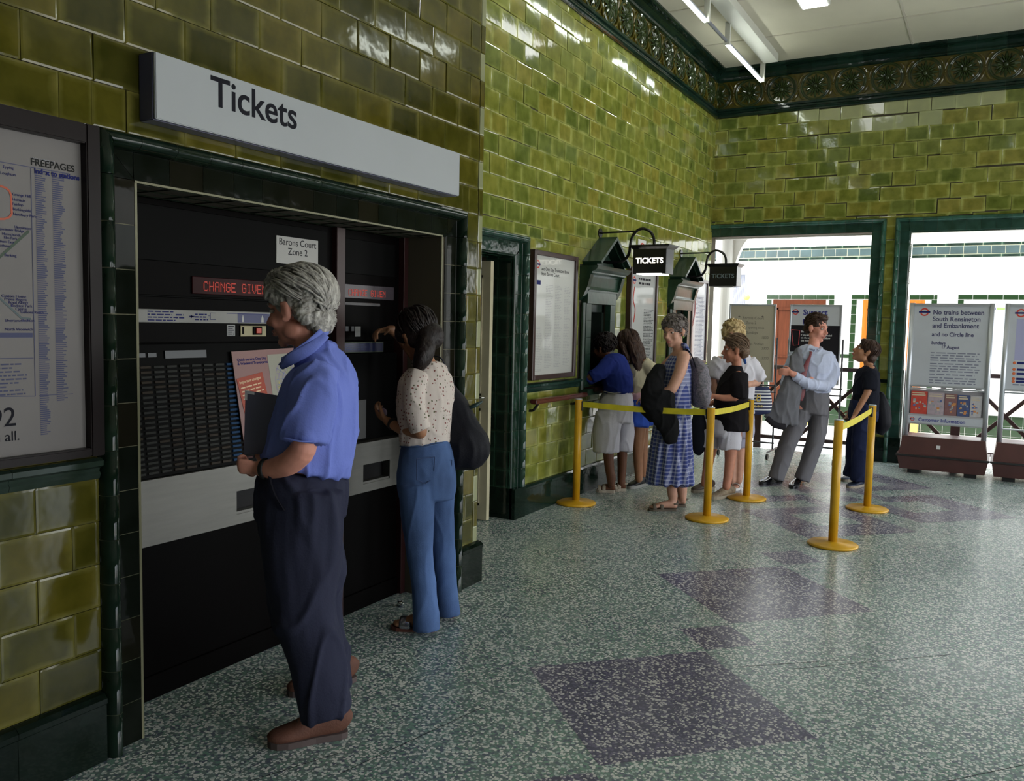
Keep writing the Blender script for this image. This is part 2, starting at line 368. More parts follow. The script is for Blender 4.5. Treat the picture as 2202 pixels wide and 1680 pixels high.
# ---- near wall (projects into the hall, holds the ticket machines)
bm = bmesh.new()
def panel(bm, fr, A, holes, d0, d1, mi=0):
    R_ = [A]
    for h in holes: R_ = subtract(R_, h)
    for r in R_: box(bm, fr, r[0], r[1], r[2], r[3], d0, d1, mi)
MACH = (2.007,0,3.93,2.05)
panel(bm, FN, (-4.2,0,4.35,ZC), [MACH], -.63, 0)
SUR = (1.84,-1,4.135,2.215)
pl = lambda a,b,r: False
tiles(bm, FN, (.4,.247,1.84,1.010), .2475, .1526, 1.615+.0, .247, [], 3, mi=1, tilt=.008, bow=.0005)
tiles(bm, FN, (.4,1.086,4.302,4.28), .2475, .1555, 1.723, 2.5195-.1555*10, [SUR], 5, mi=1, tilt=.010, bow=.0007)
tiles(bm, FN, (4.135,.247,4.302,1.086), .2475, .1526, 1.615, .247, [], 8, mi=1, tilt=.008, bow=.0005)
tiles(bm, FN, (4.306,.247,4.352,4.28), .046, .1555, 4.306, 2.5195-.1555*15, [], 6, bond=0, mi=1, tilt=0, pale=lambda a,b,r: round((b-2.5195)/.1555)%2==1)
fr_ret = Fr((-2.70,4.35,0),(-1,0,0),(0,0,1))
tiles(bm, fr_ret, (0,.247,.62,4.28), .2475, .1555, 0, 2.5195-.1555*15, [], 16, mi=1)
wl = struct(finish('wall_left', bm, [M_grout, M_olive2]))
bm = bmesh.new(); mould(bm, FN, SK, -1, 1.835, .30, seed=2); mould(bm, FN, SK, 4.14, 4.37, .30, seed=3); mould(bm, Fr((-2.68,4.35,0),(-1,0,0),(0,0,1)), SK, 0, .6, .3, seed=3)
struct(finish('baseboard_left', bm, M_bottle))
bm = bmesh.new(); mould(bm, FN, RAIL, -1, 1.835, .30, seed=4); struct(finish('trim_1', bm, M_sage))
# surround of the machine recess: outer roll + flat band, mitred
def surround(name, fr, a0, a1, top, wr, wb, mats, step=.153, dep=.055, bot=0, sides='LTR', seed=1, reveal=.2, line=True):
    bm = bmesh.new(); n = 9
    W = wr+wb
    def sect(t): return [(x, d) for x, d in ([(0,0)] + [(wr/2 - wr/2*cos(pi*i/n), .012+dep*sin(pi*i/n)*.9) for i in range(n+1)] + [(wr+.004,.010),(W-.012,.010),(W,.004),(W,0)])]
    P_ = sect(0)
    def leg(x, s, z0, z1, mit):            # vertical run; s=+1 grows to the right
        nn = max(1, round((z1-z0)/step)); h = (z1-z0)/nn
        lt = bm.loops.layers.float_color.get('tint') or bm.loops.layers.float_color.new('tint'); bm.loops.layers.uv.get('tile') or bm.loops.layers.uv.new('tile')
        rnd = random.Random(seed+int(x*10))
        for i in range(nn):
            za, zb = z0+i*h+.0012, z0+(i+1)*h-.0012
            A = []; B = []
            for a, d in P_:
                A.append(bm.verts.new(fr.p(x+s*a, za, d))); B.append(bm.verts.new(fr.p(x+s*a, (zb - (a if (mit and i == nn-1) else 0)), d)))
            t = (rnd.random(),.2,0,1)
            for j in range(len(P_)-1):
                f = bm.faces.new((A[j],A[j+1],B[j+1],B[j])); f.smooth = j < n
                f.material_index = 0 if j < n+1 else 1
                for lp in f.loops: lp[lt] = t
            bm.faces.new(B)
    if 'L' in sides: leg(a0, 1, bot, top, 'T' in sides)
    if 'R' in sides: leg(a1, -1, bot, top, 'T' in sides)
    if 'T' in sides:
        lt = bm.loops.layers.float_color.get('tint') or bm.loops.layers.float_color.new('tint'); rnd = random.Random(seed+77)
        nn = round((a1-a0)/step); h = (a1-a0)/nn
        for i in range(nn):
            xa, xb = a0+i*h+.0012, a0+(i+1)*h-.0012
            ka = 1 if i == 0 and 'L' in sides else 0; kb = 1 if i == nn-1 and 'R' in sides else 0
            A = [bm.verts.new(fr.p(xa+ka*a, top-a, d)) for a, d in P_]; B = [bm.verts.new(fr.p(xb-kb*a, top-a, d)) for a, d in P_]
            t = (rnd.random(),.2,0,1)
            for j in range(len(P_)-1):
                f = bm.faces.new((A[j],A[j+1],B[j+1],B[j])); f.smooth = j < n; f.material_index = 0 if j < n+1 else 1
                for lp in f.loops: lp[lt] = t
    # pale joint backing
    i0, i1, it = a0+W, a1-W, top-W
    for r in ([(a0+.002,bot,i0,top-.002)] if 'L' in sides else []) + ([(i1,bot,a1-.002,top-.002)] if 'R' in sides else []) + ([(a0+.002,it,a1-.002,top-.002)] if 'T' in sides else []):
        box(bm, fr, *r, .0, .004, 2)
    # reveal tiles going into the opening
    if reveal:
        if 'L' in sides: tiles(bm, Fr(fr.p(i0,0,0), -fr.n, fr.v), (0,bot,reveal,it), .12, step, 0, bot, [], seed+5, bond=0, mi=1, tilt=0, thick=.006)
        if 'R' in sides: tiles(bm, Fr(fr.p(i1,0,-reveal), fr.n, fr.v), (0,bot,reveal,it), .12, step, 0, bot, [], seed+6, bond=0, mi=1, tilt=0, thick=.006)
        if 'T' in sides: tiles(bm, Fr(fr.p(i0,it,0), fr.u, -fr.n), (0,0,i1-i0,reveal), step, .12, 0, 0, [], seed+7, bond=0, mi=1, tilt=0, thick=.006)
    return struct(finish(name, bm, mats))
surround('trim_2', FN, 1.84, 4.135, 2.215, .062, .105, [M_bottle, M_black, M_pgrout], reveal=.25, seed=11)
bm = bmesh.new(); box(bm, FN, 1.998,0,2.008,2.05,.004,.0095); box(bm, FN, 3.929,0,3.939,2.05,.004,.0095); box(bm, FN, 2.0,2.049,3.937,2.057,.004,.0095)
box(bm, Fr((-2.95,3.93,0),(1,0,0),(0,0,1)), 0.0,0,.006,2.05,-.01,.008)
struct(finish('trim_3', bm, mat('inner_pale_edge', (.20,.19,.11), .5)))
# ---- far part of the left wall with doorway and ticket windows
W1, W2 = 7.47, 9.86
bm = bmesh.new()
DOOR = (5.36,0,5.875,2.12); HW = [(W-.235, 1.0, W+.235, 1.775) for W in (W1, W2)]
panel(bm, FF, (4.35,0,11.1,ZC), [DOOR]+HW, -.30, 0)
DS = (5.2,-1,6.045,2.275)
tiles(bm, FF, (4.9,2.275,11.1,4.28), .2475, .1540, 5.58-.2475*4, 2.523-.154*2, [DS], 21, mi=1, tilt=.009, bow=.0005, drop=.8)
WS = [(W-.40,.95,W+.40,2.13) for W in (W1, W2)]
tiles(bm, FF, (6.045,1.086,11.1,2.275), .2475, .1540, 5.58, 2.523-.154*9-.047, WS, 22, mi=1, tilt=.008, bow=.0005, drop=.3)
tiles(bm, FF, (6.045,.25,11.1,1.010), .2475, .1526, 5.58, .247, [], 23, mi=1, tilt=.008, bow=.0005)
wf = struct(finish('wall_left_far', bm, [M_grout, M_olive]))
bm = bmesh.new(); mould(bm, FF, SKF, 6.05, 11.1, .3, seed=12); struct(finish('baseboard_left_far', bm, M_green))
bm = bmesh.new(); mould(bm, FF, RAIL, 6.05, 11.1, .3, seed=14); struct(finish('trim_4', bm, M_teal))
surround('trim_5', FF, 5.18, 6.045, 2.277, .062, .108, [M_teal, M_green, M_grout], reveal=.26, seed=31, bot=.25, sides='TR')
bm = bmesh.new(); box(bm, FF, 5.872,0,6.052,.25,0,.05); box(bm, FF, 5.872,0,5.88,.25,-.26,.02); struct(finish('trim_6', bm, M_green))
# room behind the doorway, with the cream door standing open
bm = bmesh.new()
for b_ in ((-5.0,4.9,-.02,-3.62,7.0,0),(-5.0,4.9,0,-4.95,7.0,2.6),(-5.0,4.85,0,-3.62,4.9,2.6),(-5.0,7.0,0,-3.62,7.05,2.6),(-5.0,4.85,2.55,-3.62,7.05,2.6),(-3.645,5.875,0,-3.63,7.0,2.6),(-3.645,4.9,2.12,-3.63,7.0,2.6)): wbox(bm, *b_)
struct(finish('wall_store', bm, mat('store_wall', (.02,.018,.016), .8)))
d1 = thing('door_1', '', '', (-3.46,5.70,0)); del d1['label']; del d1['category']; struct(d1)
bm = bmesh.new(); frd = Fr((-3.92,5.715,0),(1,0,0),(0,0,1)); box(bm, frd, 0,.006,.47,2.06,-.044,0)
for a,b,c,d_ in ((.07,.12,.40,.9),(.07,1.0,.40,1.95)):
    for r_ in ((a,b,c,b+.02),(a,d_-.02,c,d_),(a,b,a+.02,d_),(c-.02,b,c,d_)): box(bm, frd, *r_, 0,.008)
struct(finish('door_leaf', bm, M_cream, d1))
bm = bmesh.new(); tube(bm, [frd.p(.44,.99,0), frd.p(.44,.99,.05), frd.p(.36,.99,.055)], .009, (0,0,1), 8); struct(finish('door_handle', bm, M_chrome, d1, True))
# ---- back wall with the openings to the platform side
bm = bmesh.new(); OP = [(-3.33,-1,-1.356,2.757),(-.935,-1,1.25,2.757),(1.75,-1,3.95,2.757)]
panel(bm, FB, (-3.63,0,4.95,ZC), OP, -.22, 0)
FR_ = [(-3.34,-1,-1.205,2.918),(-1.109,-1,1.42,2.918),(1.58,-1,4.12,2.918)]
def pale(a,b,r): return (a > -2.35 and a < -.25 and b > 4.05) or (a > -1.9 and a < -.7 and b > 3.9) 
tiles(bm, FB, (-3.33,2.918,4.95,4.28), .2475, .1682, -1.67, 2.95, FR_, 41, mi=1, tilt=.018, drop=2.2, bow=.0012, edge=(.4,1), pale=pale)
tiles(bm, FB, (-1.205,0,-1.109,2.96), .096, .155, -1.205, .03, [], 42, bond=0, mi=1, tilt=.02, drop=.5)
tiles(bm, FB, (1.42,0,1.58,2.96), .16, .155, 1.42, .03, [], 43, bond=0, mi=1)
tiles(bm, FB, (4.12,0,4.95,2.96), .2475, .155, 4.12, .03, [], 44, mi=1)
wb = struct(finish('wall_back', bm, [M_grout, M_olive]))
surround('trim_7', FB, -3.36, -1.205, 2.918, .056, .100, [M_teal2, M_teal, M_grout], reveal=.20, seed=51, sides='TR')
surround('trim_8', FB, -1.109, 1.42, 2.918, .056, .112, [M_teal2, M_teal, M_grout], reveal=.10, seed=52)
surround('trim_9', FB, 1.58, 4.12, 2.918, .056, .112, [M_teal2, M_teal, M_grout], reveal=.10, seed=53)
bm = bmesh.new(); box(bm, FB, -1.210,.96,-1.104,1.0,.0,.03); box(bm, FB, -1.36,0,-.93,.30,0,.022)
struct(finish('baseboard_back', bm, M_green))
bm = bmesh.new()   # white plaster reveal behind the tiled reveal
for x in (-.935,1.75): wbox(bm, x-.012,11.2,0,x+.003,11.33,2.757)
wbox(bm, -.935,11.2,2.745,1.25,11.33,2.757); wbox(bm, -3.33,11.3,2.745,-1.356,11.33,2.757)
struct(finish('trim_10', bm, M_white))
# ---- frieze and cornice
M_ochre = tile_mat('ochre_glaze', (.045,.042,.006), (.075,.060,.008), (.10,.065,.008), (.12,.10,.02), .12, .5)
M_ros = tile_mat('rosette_glaze', (.010,.022,.008), (.016,.032,.011), (.026,.038,.010), (.08,.1,.03), .10, .3)
def frieze(name, fr, a0, a1, first, sp=.4045, z=4.556):
    bm = bmesh.new(); lt = bm.loops.layers.float_color.new('tint')
    box(bm, fr, a0, 4.385, a1, 4.73, 0, .018, 1)
    c = first
    while c < a1+.12:
        for R0, rr in ((.168,.011),(.150,.006)):
            tube(bm, [fr.p(c+R0*cos(t), z+R0*sin(t), .022) for t in [i*2*pi/28 for i in range(29)]], rr, fr.n, 6, 1, False)
        for k in range(16):
            t = k*pi/8; L = (.138 if k % 2 == 0 else .120)
            tube(bm, [fr.p(c+.03*cos(t), z+.03*sin(t), .020), fr.p(c+L*.6*cos(t), z+L*.6*sin(t), .034), fr.p(c+L*cos(t), z+L*sin(t), .022)], [(.004,.006),(.020 if k%2==0 else .012,.013),(.007,.005)], (fr.u*sin(t)*-1+fr.v*cos(t)), 6, 2)
        ell(bm, fr.p(c, z, .026), (.030,.030,.030) , None, 8)
        for s1 in (-1,1):                     # leaf scrolls in the corners between the rings
            for s2 in (-1,1):
                x, y = c+sp/2, z+s2*.12
                tube(bm, [fr.p(x, z+s2*.03, .02), fr.p(x+s1*.018, y-s2*.03, .032), fr.p(x+s1*.045, y+s2*.015, .028), fr.p(x+s1*.075, y+s2*.025, .022)], [.006,.014,.012,.004], fr.n, 6, 2, mi=1)
        ell(bm, fr.p(c+sp/2, z, .022), (.016,.016,.016), None, 6, 1)
        c += sp
    for f in bm.faces:
        q = random.random()
        for lp in f.loops: lp[lt] = (q*.3+.35,.2,0,1)
    struct(finish(name, bm, [M_ros, M_ochre]))
frieze('trim_11', FF, 4.4, 11.1, 4.6+.10)
frieze('trim_12', FB, -3.33, 4.95, -3.33+.02)
LOW = [(4.275,0),(4.275,.022)] + [(4.302-.027*cos(pi*i/6), .022+.030*sin(pi*i/6)) for i in range(1,6)] + [(4.330,.024),(4.352,.024),(4.360,.040),(4.385,.040),(4.390,0)]
COR = [(4.725,0),(4.725,.030),(4.735,.045),(4.748,.045),(4.752,.030)] + [(4.752+.078*sin(i*pi/12), .030+.085*(1-cos(i*pi/12))) for i in range(1,7)] + [(4.833,.135),(4.850,.150),(ZC,.150),(ZC,0)]
for nm, fr, a0, a1, m0, m1 in (('trim_13',FF,4.4,11.1,0,-1),('trim_14',FB,-3.33,4.95,1,0)):
    bm = bmesh.new(); mould(bm, fr, LOW, a0, a1, .25, seed=61, m0=m0, m1=m1); mould(bm, fr, COR, a0, a1, .30, seed=62, m0=m0, m1=m1); struct(finish(nm, bm, M_green))
bm = bmesh.new(); box(bm, FN, -4,4.28,4.35,ZC,0,.03); struct(finish('trim_15', bm, M_green))
# ---- ceiling
bm = bmesh.new(); wbox(bm, -3.7,-4.2,ZC,5.0,11.32,ZC+.3)
struct(finish('ceiling', bm, M_ceil))
bm = bmesh.new()
for y in [11.0-1.0-1.22*i for i in range(12)]: wbox(bm, -3.2,y-.012,ZC-.008,4.9,y+.012,ZC)
for x in (-1.02,.2,1.42,2.64,3.86): wbox(bm, x-.012,-4,ZC-.008,x+.012,11,ZC)
struct(finish('trim_16', bm, mat('ceiling_strip', (.55,.51,.42), .6)))
# ---- right wall with the street entrance openings plus a last one added for fill light, front wall
bm = bmesh.new(); FRt = Fr((4.55,0,0),(0,-1,0),(0,0,1))
panel(bm, FRt, (-11.3,0,4.2,ZC), [(-10.7,-1,-8.5,3.3),(-8.0,-1,-5.8,3.3),(-5.3,-1,-3.1,3.3),(-2.4,-1,.3,3.3)], -.3, 0, 0)
struct(finish('wall_right', bm, mat('dado_olive', (.08,.10,.02), .35)))
bm = bmesh.new(); wbox(bm, -2.75,-4.4,0,4.9,-4.15,ZC); struct(finish('wall_front', bm, mat('front_wall', (.05,.06,.02), .5)))
bm = bmesh.new(); wbox(bm, 4.85,-4,-.2,14,24,-.02); wbox(bm, -9,11.33,-.2,4.85,16,-.012); struct(finish('ground', bm, mat('pale_paving', (.62,.61,.58), .7, var=.06, vscale=3)))
# ---- platform side wall
FP = Fr((0,14.75,0),(1,0,0),(0,0,1))
def pp(x, y): p = aty(x, y, 14.75); return p.x, p.z
bm = bmesh.new(); wbox(bm, -9,14.75,-.1,5,15.05,5.2); struct(finish('wall_platform', bm, mat('whitewash', (.88,.87,.84), .6, var=.03, vscale=2)))
bm = bmesh.new()
zt, zb = pp(1873,527)[1], pp(1873,557)[1]
tiles(bm, FP, (-5.5,zb+.05,4,zt-.05), .185, zt-zb-.1, -5.5, zb+.05, [], 71, bond=0, mi=0, gap=.008, tilt=0)
for a, b in ((zb,zb+.045),(zt-.045,zt)): tiles(bm, FP, (-5.5,a,4,b), .25, b-a, -5.5, a, [], 72, bond=0, mi=1, gap=.006, tilt=0)
box(bm, FP, -5.5,zb+.004,4,zt-.004,0,.003,2)
struct(finish('trim_17', bm, [mat('slate_tile', (.05,.08,.08), .25, var=.3, vscale=3), M_green, mat('cream_joint', (.6,.58,.42), .7)]))
bm = bmesh.new(); DD = [(-1.9,-1,-.98,2.1),(-3.32,-1,-2.45,2.1)]
tiles(bm, FP, (-6,0,4,.34), .153, .153, -6, .03, DD, 73, bond=0, mi=0, gap=.006, tilt=0)
for (a0,a1,tp,bt) in ((-2.07,-.82,2.155,0),(-3.42,-2.33,2.15,0),(-.54,3.2,2.16,.60)):
    tiles(bm, FP, (a0,tp-.075,a1,tp), .20, .075, a0, tp-.075, [], 74, bond=0, mi=0, gap=.006, tilt=0)
    for x in (a0, a1-.085): tiles(bm, FP, (x,bt,x+.085,tp-.08), .085, .153, x, bt, [], 75, bond=0, mi=0, gap=.006, tilt=0)
box(bm, FP, -2.6,1.13,-2.07,1.19,0,.03); box(bm, FP, -3.6,1.13,-3.4,1.19,0,.03)
box(bm, FP, -.54,.42,3.2,.56,0,.06,1)
struct(finish('trim_18', bm, [mat('dado_green', (.012,.032,.010), .25), mat('cream_ledge', (.62,.56,.42), .6)]))
for i, (a0, a1, tp, mt) in enumerate(((-1.89,-.99,2.07,M_wood),(-3.31,-2.46,2.07,mat('brown_wood', (.075,.022,.010), .4, var=.2, vscale=5, stretch=(8,8,.7), spec=.08)))):
    d = bpy.data.objects.new('door_%d'%(i+2), None); COL.objects.link(d); d.location = ((a0+a1)/2,14.7,0); struct(d)
    bm = bmesh.new(); box(bm, FP, a0,.0,a1,tp,-.0,.02)
    mid = (a0+a1)/2
    for x0, x1 in ((a0+.07,mid-.05),(mid+.05,a1-.07)):
        for z0_, z1_ in ((.25,.95),(1.1,tp-.14)):
            for r_ in ((x0,z0_,x1,z0_+.03),(x0,z1_-.03,x1,z1_),(x0,z0_,x0+.03,z1_),(x1-.03,z0_,x1,z1_)): box(bm, FP, *r_, .02,.034)
    struct(finish('door_leaf', bm, mt, d))
    bm = bmesh.new(); box(bm, FP, a1-.17,1.24,a1-.11,1.40,.03,.05); struct(finish('door_handle', bm, M_white, d))
    bm = bmesh.new(); box(bm, FP, a0,-.0,a1,.17,.02,.10); struct(finish('door_step', bm, mat('yellow_step', (.70,.48,.10), .6), d))
# white column with curved bracket just outside the first opening
c0 = aty(1552,760,11.75)
bm = bmesh.new(); cyl(bm, (c0.x,11.75,0), (c0.x,11.75,3.3), .125, 28); cyl(bm, (c0.x,11.75,0), (c0.x,11.75,.25), .16, 28)
fc = Fr((c0.x,11.75,0),(1,0,0),(0,0,1)); L0 = [(0,3.0),(0,2.10)]; arc = [(.10+.42*(1-cos(t)), 2.25+.62*sin(t)*.95) for t in [i*pi/2/12 for i in range(13)]]
prof = [(.05,2.1)] + [(.12+.40*(1-cos(i*pi/24)), 2.18+.72*sin(i*pi/24)) for i in range(13)] + [(.52,3.3),(.05,3.3)]
for d_ in (0,):
    A = [bm.verts.new(fc.p(a,b,.05)) for a,b in prof]; B = [bm.verts.new(fc.p(a,b,-.05)) for a,b in prof]
    for j in range(len(prof)): bm.faces.new((A[j],A[(j+1)%len(prof)],B[(j+1)%len(prof)],B[j]))
    bm.faces.new(A[::-1]); bm.faces.new(B)
wbox(bm, c0.x-.1,11.68,2.98,2.2,11.82,3.2)
struct(finish('trim_19', bm, M_white))
# ================================================================== things on the walls
bm = bmesh.new(); wbox(bm, -3.30,1.85,0,-3.22,4.2,2.3); wbox(bm,-3.3,1.85,2.05,-2.96,4.2,2.1); struct(finish('wall_recess', bm, M_dark))
def uN(x, y, X=-2.70): p = atx(x, y, X); return p.y, p.z
def uF(x, y, X=-3.33): p = atx(x, y, X); return p.y, p.z
def uB(x, y, Y=11.1): p = aty(x, y, Y); return p.x, p.z
# ---- long "Tickets" sign
t = thing('station_sign', 'long white illuminated-style sign reading Tickets above the ticket machines', 'sign', (-2.70,3.0,2.27))
bm = bmesh.new(); box(bm, FN, 2.02,2.266,3.965,2.50,.01,.085); bevel(bm,.004,2); finish('sign_box', bm, mat('sign_side', (.07,.07,.12), .4), t)
bm = bmesh.new(); box(bm, FN, 2.022,2.269,3.963,2.498,.085,.097); bevel(bm,.003,2); finish('sign_face', bm, mat('sign_white', (.40,.42,.44), .35, var=.03, vscale=2), t)
a_, b_ = uN(381,232,-2.60)
text('lettering', 'Tickets', FN, 2.262, 2.372, .155, M_ink, t, d=.0975, ext=.001, bold=.0018)
# ---- framed network map at the left
t = thing('map_frame', 'large dark framed railway network map at the left edge above the green dado rail', 'poster frame', (-2.70,1.3,1.1))
bm = bmesh.new(); A = (.70,1.098,1.832,2.205)
for r_ in ((A[0],A[1],A[0]+.05,A[3]),(A[2]-.05,A[1],A[2],A[3]),(A[0]+.05,A[3]-.065,A[2]-.05,A[3]),(A[0]+.05,A[1],A[2]-.05,A[1]+.03)): box(bm, FN, *r_, .008,.062)
bevel(bm,.004,2); finish('frame', bm, mat('dark_frame', (.010,.006,.006), .35, spec=.15), t)
bm = bmesh.new(); box(bm, FN, A[0]+.04,A[1]+.02,A[2]-.045,A[3]-.055,.01,.028); sheet = finish('map_sheet', bm, M_paper, t)
D = .0285; X_ = -2.70+D
def nb(x, y): return uN(x, y, X_)
def line(bm, pts, w, d, fr=FN, mi=0):
    for (a,b),(c,e) in zip(pts, pts[1:]):
        L = math.hypot(c-a, e-b); nx, ny = -(e-b)/L*w/2, (c-a)/L*w/2
        bm.faces.new([bm.verts.new(fr.p(*q, d)) for q in ((a+nx,b+ny),(a-nx,b-ny),(c-nx,e-ny),(c+nx,e+ny))]).material_index = mi
bm = bmesh.new()
def pxl(pts): return [nb(*p) for p in pts]
line(bm, pxl([(0,348),(148,374)]), .0025, D+.0006); line(bm, pxl([(66,362),(76,852)]), .0022, D+.0006)
line(bm, pxl([(0,771),(72,770)]), .0022, D+.0006); line(bm, pxl([(0,853),(76,852)]), .0022, D+.0006); line(bm, pxl([(84,851),(157,847)]), .0022, D+.0006)
quad(bm, FN, .9, nb(40,726)[1], nb(70,715)[0], nb(40,716)[1], D+.0006)
finish('map_rules', bm, M_lblue, sheet)
bm = bmesh.new(); line(bm, pxl([(-60,395),(0,400),(12,404),(20,411),(24,422),(25,460),(20,467),(10,471),(0,471),(-50,474)]), .0065, D+.0008); finish('loop_line', bm, mat('map_red', (.45,.07,.02), .5), sheet)
bm = bmesh.new(); line(bm, pxl([(-30,580),(0,552),(62,497)]), .008, D+.0008); finish('district_line', bm, mat('map_green', (.02,.05,.02), .5), sheet)
bm = bmesh.new(); line(bm, pxl([(-30,620),(0,642),(46,684),(66,686)]), .0065, D+.0008); finish('light_line', bm, mat('map_teal', (.06,.09,.10), .5), sheet)
for (x, y, x1, rows, lh, sd) in ((75,378,99,128,.0070,1),(112,382,138,112,.0070,2)):
    bm = bmesh.new(); a, b = nb(x,y); a1, _ = nb(x1,y); rnd = random.Random(sd)
    for i in range(rows): quad(bm, FN, a, b-i*lh*.93, a+(a1-a)*(.55+.45*rnd.random()), b-i*lh*.93+.0036, D+.0007)
    finish('index_column', bm, M_lblue, sheet)
bm = bmesh.new(); a, b = nb(0,786); words(bm, FN, a-.5, b, nb(58,786)[0], 9, .0118, .016, .4, D+.0007, 0, 4, .12)
finish('map_notes', bm, M_lblue, sheet)
def mtext(s, x, y, size, m=M_blue, **k): a, b = nb(x,y); text('print', s, FN, a, b, size, m, sheet, d=D+.0008, ext=.0002, **k)
mtext('SPONSORED BY', 66, 343, .011, M_grey); mtext('FREEPAGES', 65, 354, .030, mat('dark_grey_ink',(.02,.02,.02),.6,spec=.1), bold=.0004); mtext('Index to stations', 73, 372, .0225, bold=.001)
for s, x, y in (('Epping',6,361),('Loughton',0,374),('Grange Hill',26,420),('Hainault',26,431),('Fairlop',26,441),('Barkingside',27,452),('Newbury Park',28,463),('Upminster',31,491),('Barking',9,551),
                ('Custom House',3,639),('Prince Regent',9,646),('Royal Albert',17,653),('Beckton Park',23,660),('Cyprus',33,667),('Gallions Reach',44,674),('Beckton',46,692),('Silvertown',10,692),('North Woolwich',10,711)):
    mtext(s, x, y, .0125)
for s, x, y in (('Upminster Bridge',52,500),('Hornchurch',44,509),('Elm Park',37,516),('Dagenham East',30,524),('Dagenham Heathway',23,532)): mtext(s, x, y, .0115, align='RIGHT')
mtext('92', 36, 915, .085, M_ink, align='RIGHT', bold=0); mtext('m all.', 43, 946, .044, M_ink, align='RIGHT')
# ---- ticket machines
FM = Fr((-2.95,0,0),(0,1,0),(0,0,1))
M_fas = mat('machine_black', (.0025,.002,.002), .4, spec=.03); M_fas2 = mat('machine_panel', (.004,.004,.004), .4, spec=.03)
M_led = mat('led_red', (.2,.02,.01), .5, emis=.20, ecol=(1,.06,.03)); M_ledp = mat('led_window', (.03,.005,.006), .2, spec=.05)
def uM(x, y, d=0): p = atx(x, y, -2.95+d); return p.y, p.z
def recbox(name, r, d0, d1, m, par, bv=.002):
    bm = bmesh.new(); box(bm, FM, *r, d0, d1)
    if bv: bevel(bm, bv, 1)
    return finish(name, bm, m, par)
def machine(name, label, a0, a1):
    t = thing(name, label, 'ticket machine', (-2.95,(a0+a1)/2,0))
    recbox('lower_housing', (a0,0,a1,.655), -.25,.0, M_fas, t); recbox('kick_plate', (a0,0,a1,.10), -.01,.012, M_fas, t)
    recbox('upper_housing', (a0,1.47,a1,2.045), -.25,.0, M_fas, t)
    recbox('back_housing', (a0,.65,a1,1.48), -.25,-.03, M_fas, t)
    return t
mw = machine('ticket_machine', 'wide black ticket machine with a grid of fare buttons, in front of the grey-haired man', 2.008, 3.33)
recbox('top_panel', (2.06,1.80,3.28,2.02), .0,.006, M_fas2, mw)
lw = recbox('display_window', (2.455,1.675,3.28,1.748), .0,.008, M_ledp, mw)
def dots(s, fr, a, b, h, m, par, d, sx=.84):
    F_ = {'C':'01110 10001 10000 10000 10000 10001 01110','H':'10001 10001 10001 11111 10001 10001 10001','A':'01110 10001 10001 11111 10001 10001 10001','N':'10001 11001 10101 10011 10001 10001 10001','G':'01110 10001 10000 10111 10001 10001 01110','E':'11111 10000 10000 11110 10000 10000 11111','I':'01110 00100 00100 00100 00100 00100 01110','V':'10001 10001 10001 10001 10001 01010 00100',' ':'00000 '*7}
    bm = bmesh.new(); p = h/7
    for i, ch in enumerate(s):
        for r, row in enumerate(F_[ch].split()):
            for c, v in enumerate(row):
                if v == '1': box(bm, fr, a+((i*6+c)*p+.1*p)*sx, b+h-(r+1)*p+.1*p, a+((i*6+c+1)*p-.1*p)*sx, b+h-r*p-.1*p, d, d+.0015)
    return finish('display_lettering', bm, m, par)
dots('CHANGE', FM, 2.512, 1.688, .042, M_led, lw, .008); dots('GIVEN', FM, 2.512+42*.006*.84, 1.688, .042, M_led, lw, .008)
recbox('ledge', (2.02,1.655,3.3,1.663), .0,.012, M_fas2, mw)
st = recbox('instruction_strip', (2.01,1.552,3.25,1.606), .0,.006, mat('strip_white', (.22,.215,.20), .4), mw)
bm = bmesh.new(); a, b = uM(315,672); words(bm, FM, a, 1.594, a+.14, 4, .0115, .02, .4, .0068, 0, 5, .2)
a, b = uM(376,680); words(bm, FM, a, 1.582, a+.05, 2, .012, .02, .5, .0068, 0, 6); a, b = uM(417,680); words(bm, FM, a, 1.586, a+.07, 3, .011, .02, .5, .0068, 0, 7)
finish('strip_text', bm, M_blue, st); bm = bmesh.new()
quad(bm, FM, uM(399,1)[0], 1.576, uM(410,1)[0], 1.582, .0068); a = uM(410,680)[0]
bm.faces.new([bm.verts.new(FM.p(x,y,.0068)) for x,y in ((a-.004,1.570),(a+.006,1.579),(a-.004,1.588))])
finish('strip_arrow', bm, M_blue, st); bm = bmesh.new(); a = uM(450,680)[0]; line(bm, [(a-.012,1.583),(a,1.583)], .002, .0068, FM); line(bm, [(a+.03,1.596),(a,1.596),(a,1.568),(a+.03,1.568)], .002, .0068, FM); line(bm, [(a+.09,1.596),(a+.33,1.596)], .002, .0068, FM)
text('print','FARES',FM,2.016,1.588,.014,M_blue,st,d=.0068,ext=.0001)
finish('strip_diagram', bm, M_blue, st)
bm = bmesh.new(); quad(bm, FM, uM(509,680)[0],1.557, 3.0, 1.598, .0066); finish('blue_panel', bm, mat('navy_print',(.015,.02,.10),.4), st)
bm = bmesh.new()
for x, w_ in ((520,.012),(562,.016)):
    a = uM(x,688)[0]; bm.faces.new([bm.verts.new(FM.p(*q,.0072)) for q in ((a-w_*.5,1.559),(a+w_*.5,1.559),(a+w_*.4,1.578),(a+w_*.12,1.590),(a-w_*.12,1.590),(a-w_*.4,1.578))])
finish('strip_figure', bm, mat('pale_print',(.4,.4,.38),.5), st)
l_ = recbox('coin_label', (uM(487,700)[0],uM(487,723)[1],uM(505,700)[0],uM(487,698)[1]), .0,.003, mat('label_white', (.28,.28,.28), .5), mw)
bm = bmesh.new(); words(bm, FM, uM(487,700)[0]+.006, uM(487,703)[1], uM(504,700)[0]-.004, 6, .0085, .02, .5, .0036, 0, 8, .05); finish('label_print', bm, M_ink, l_)
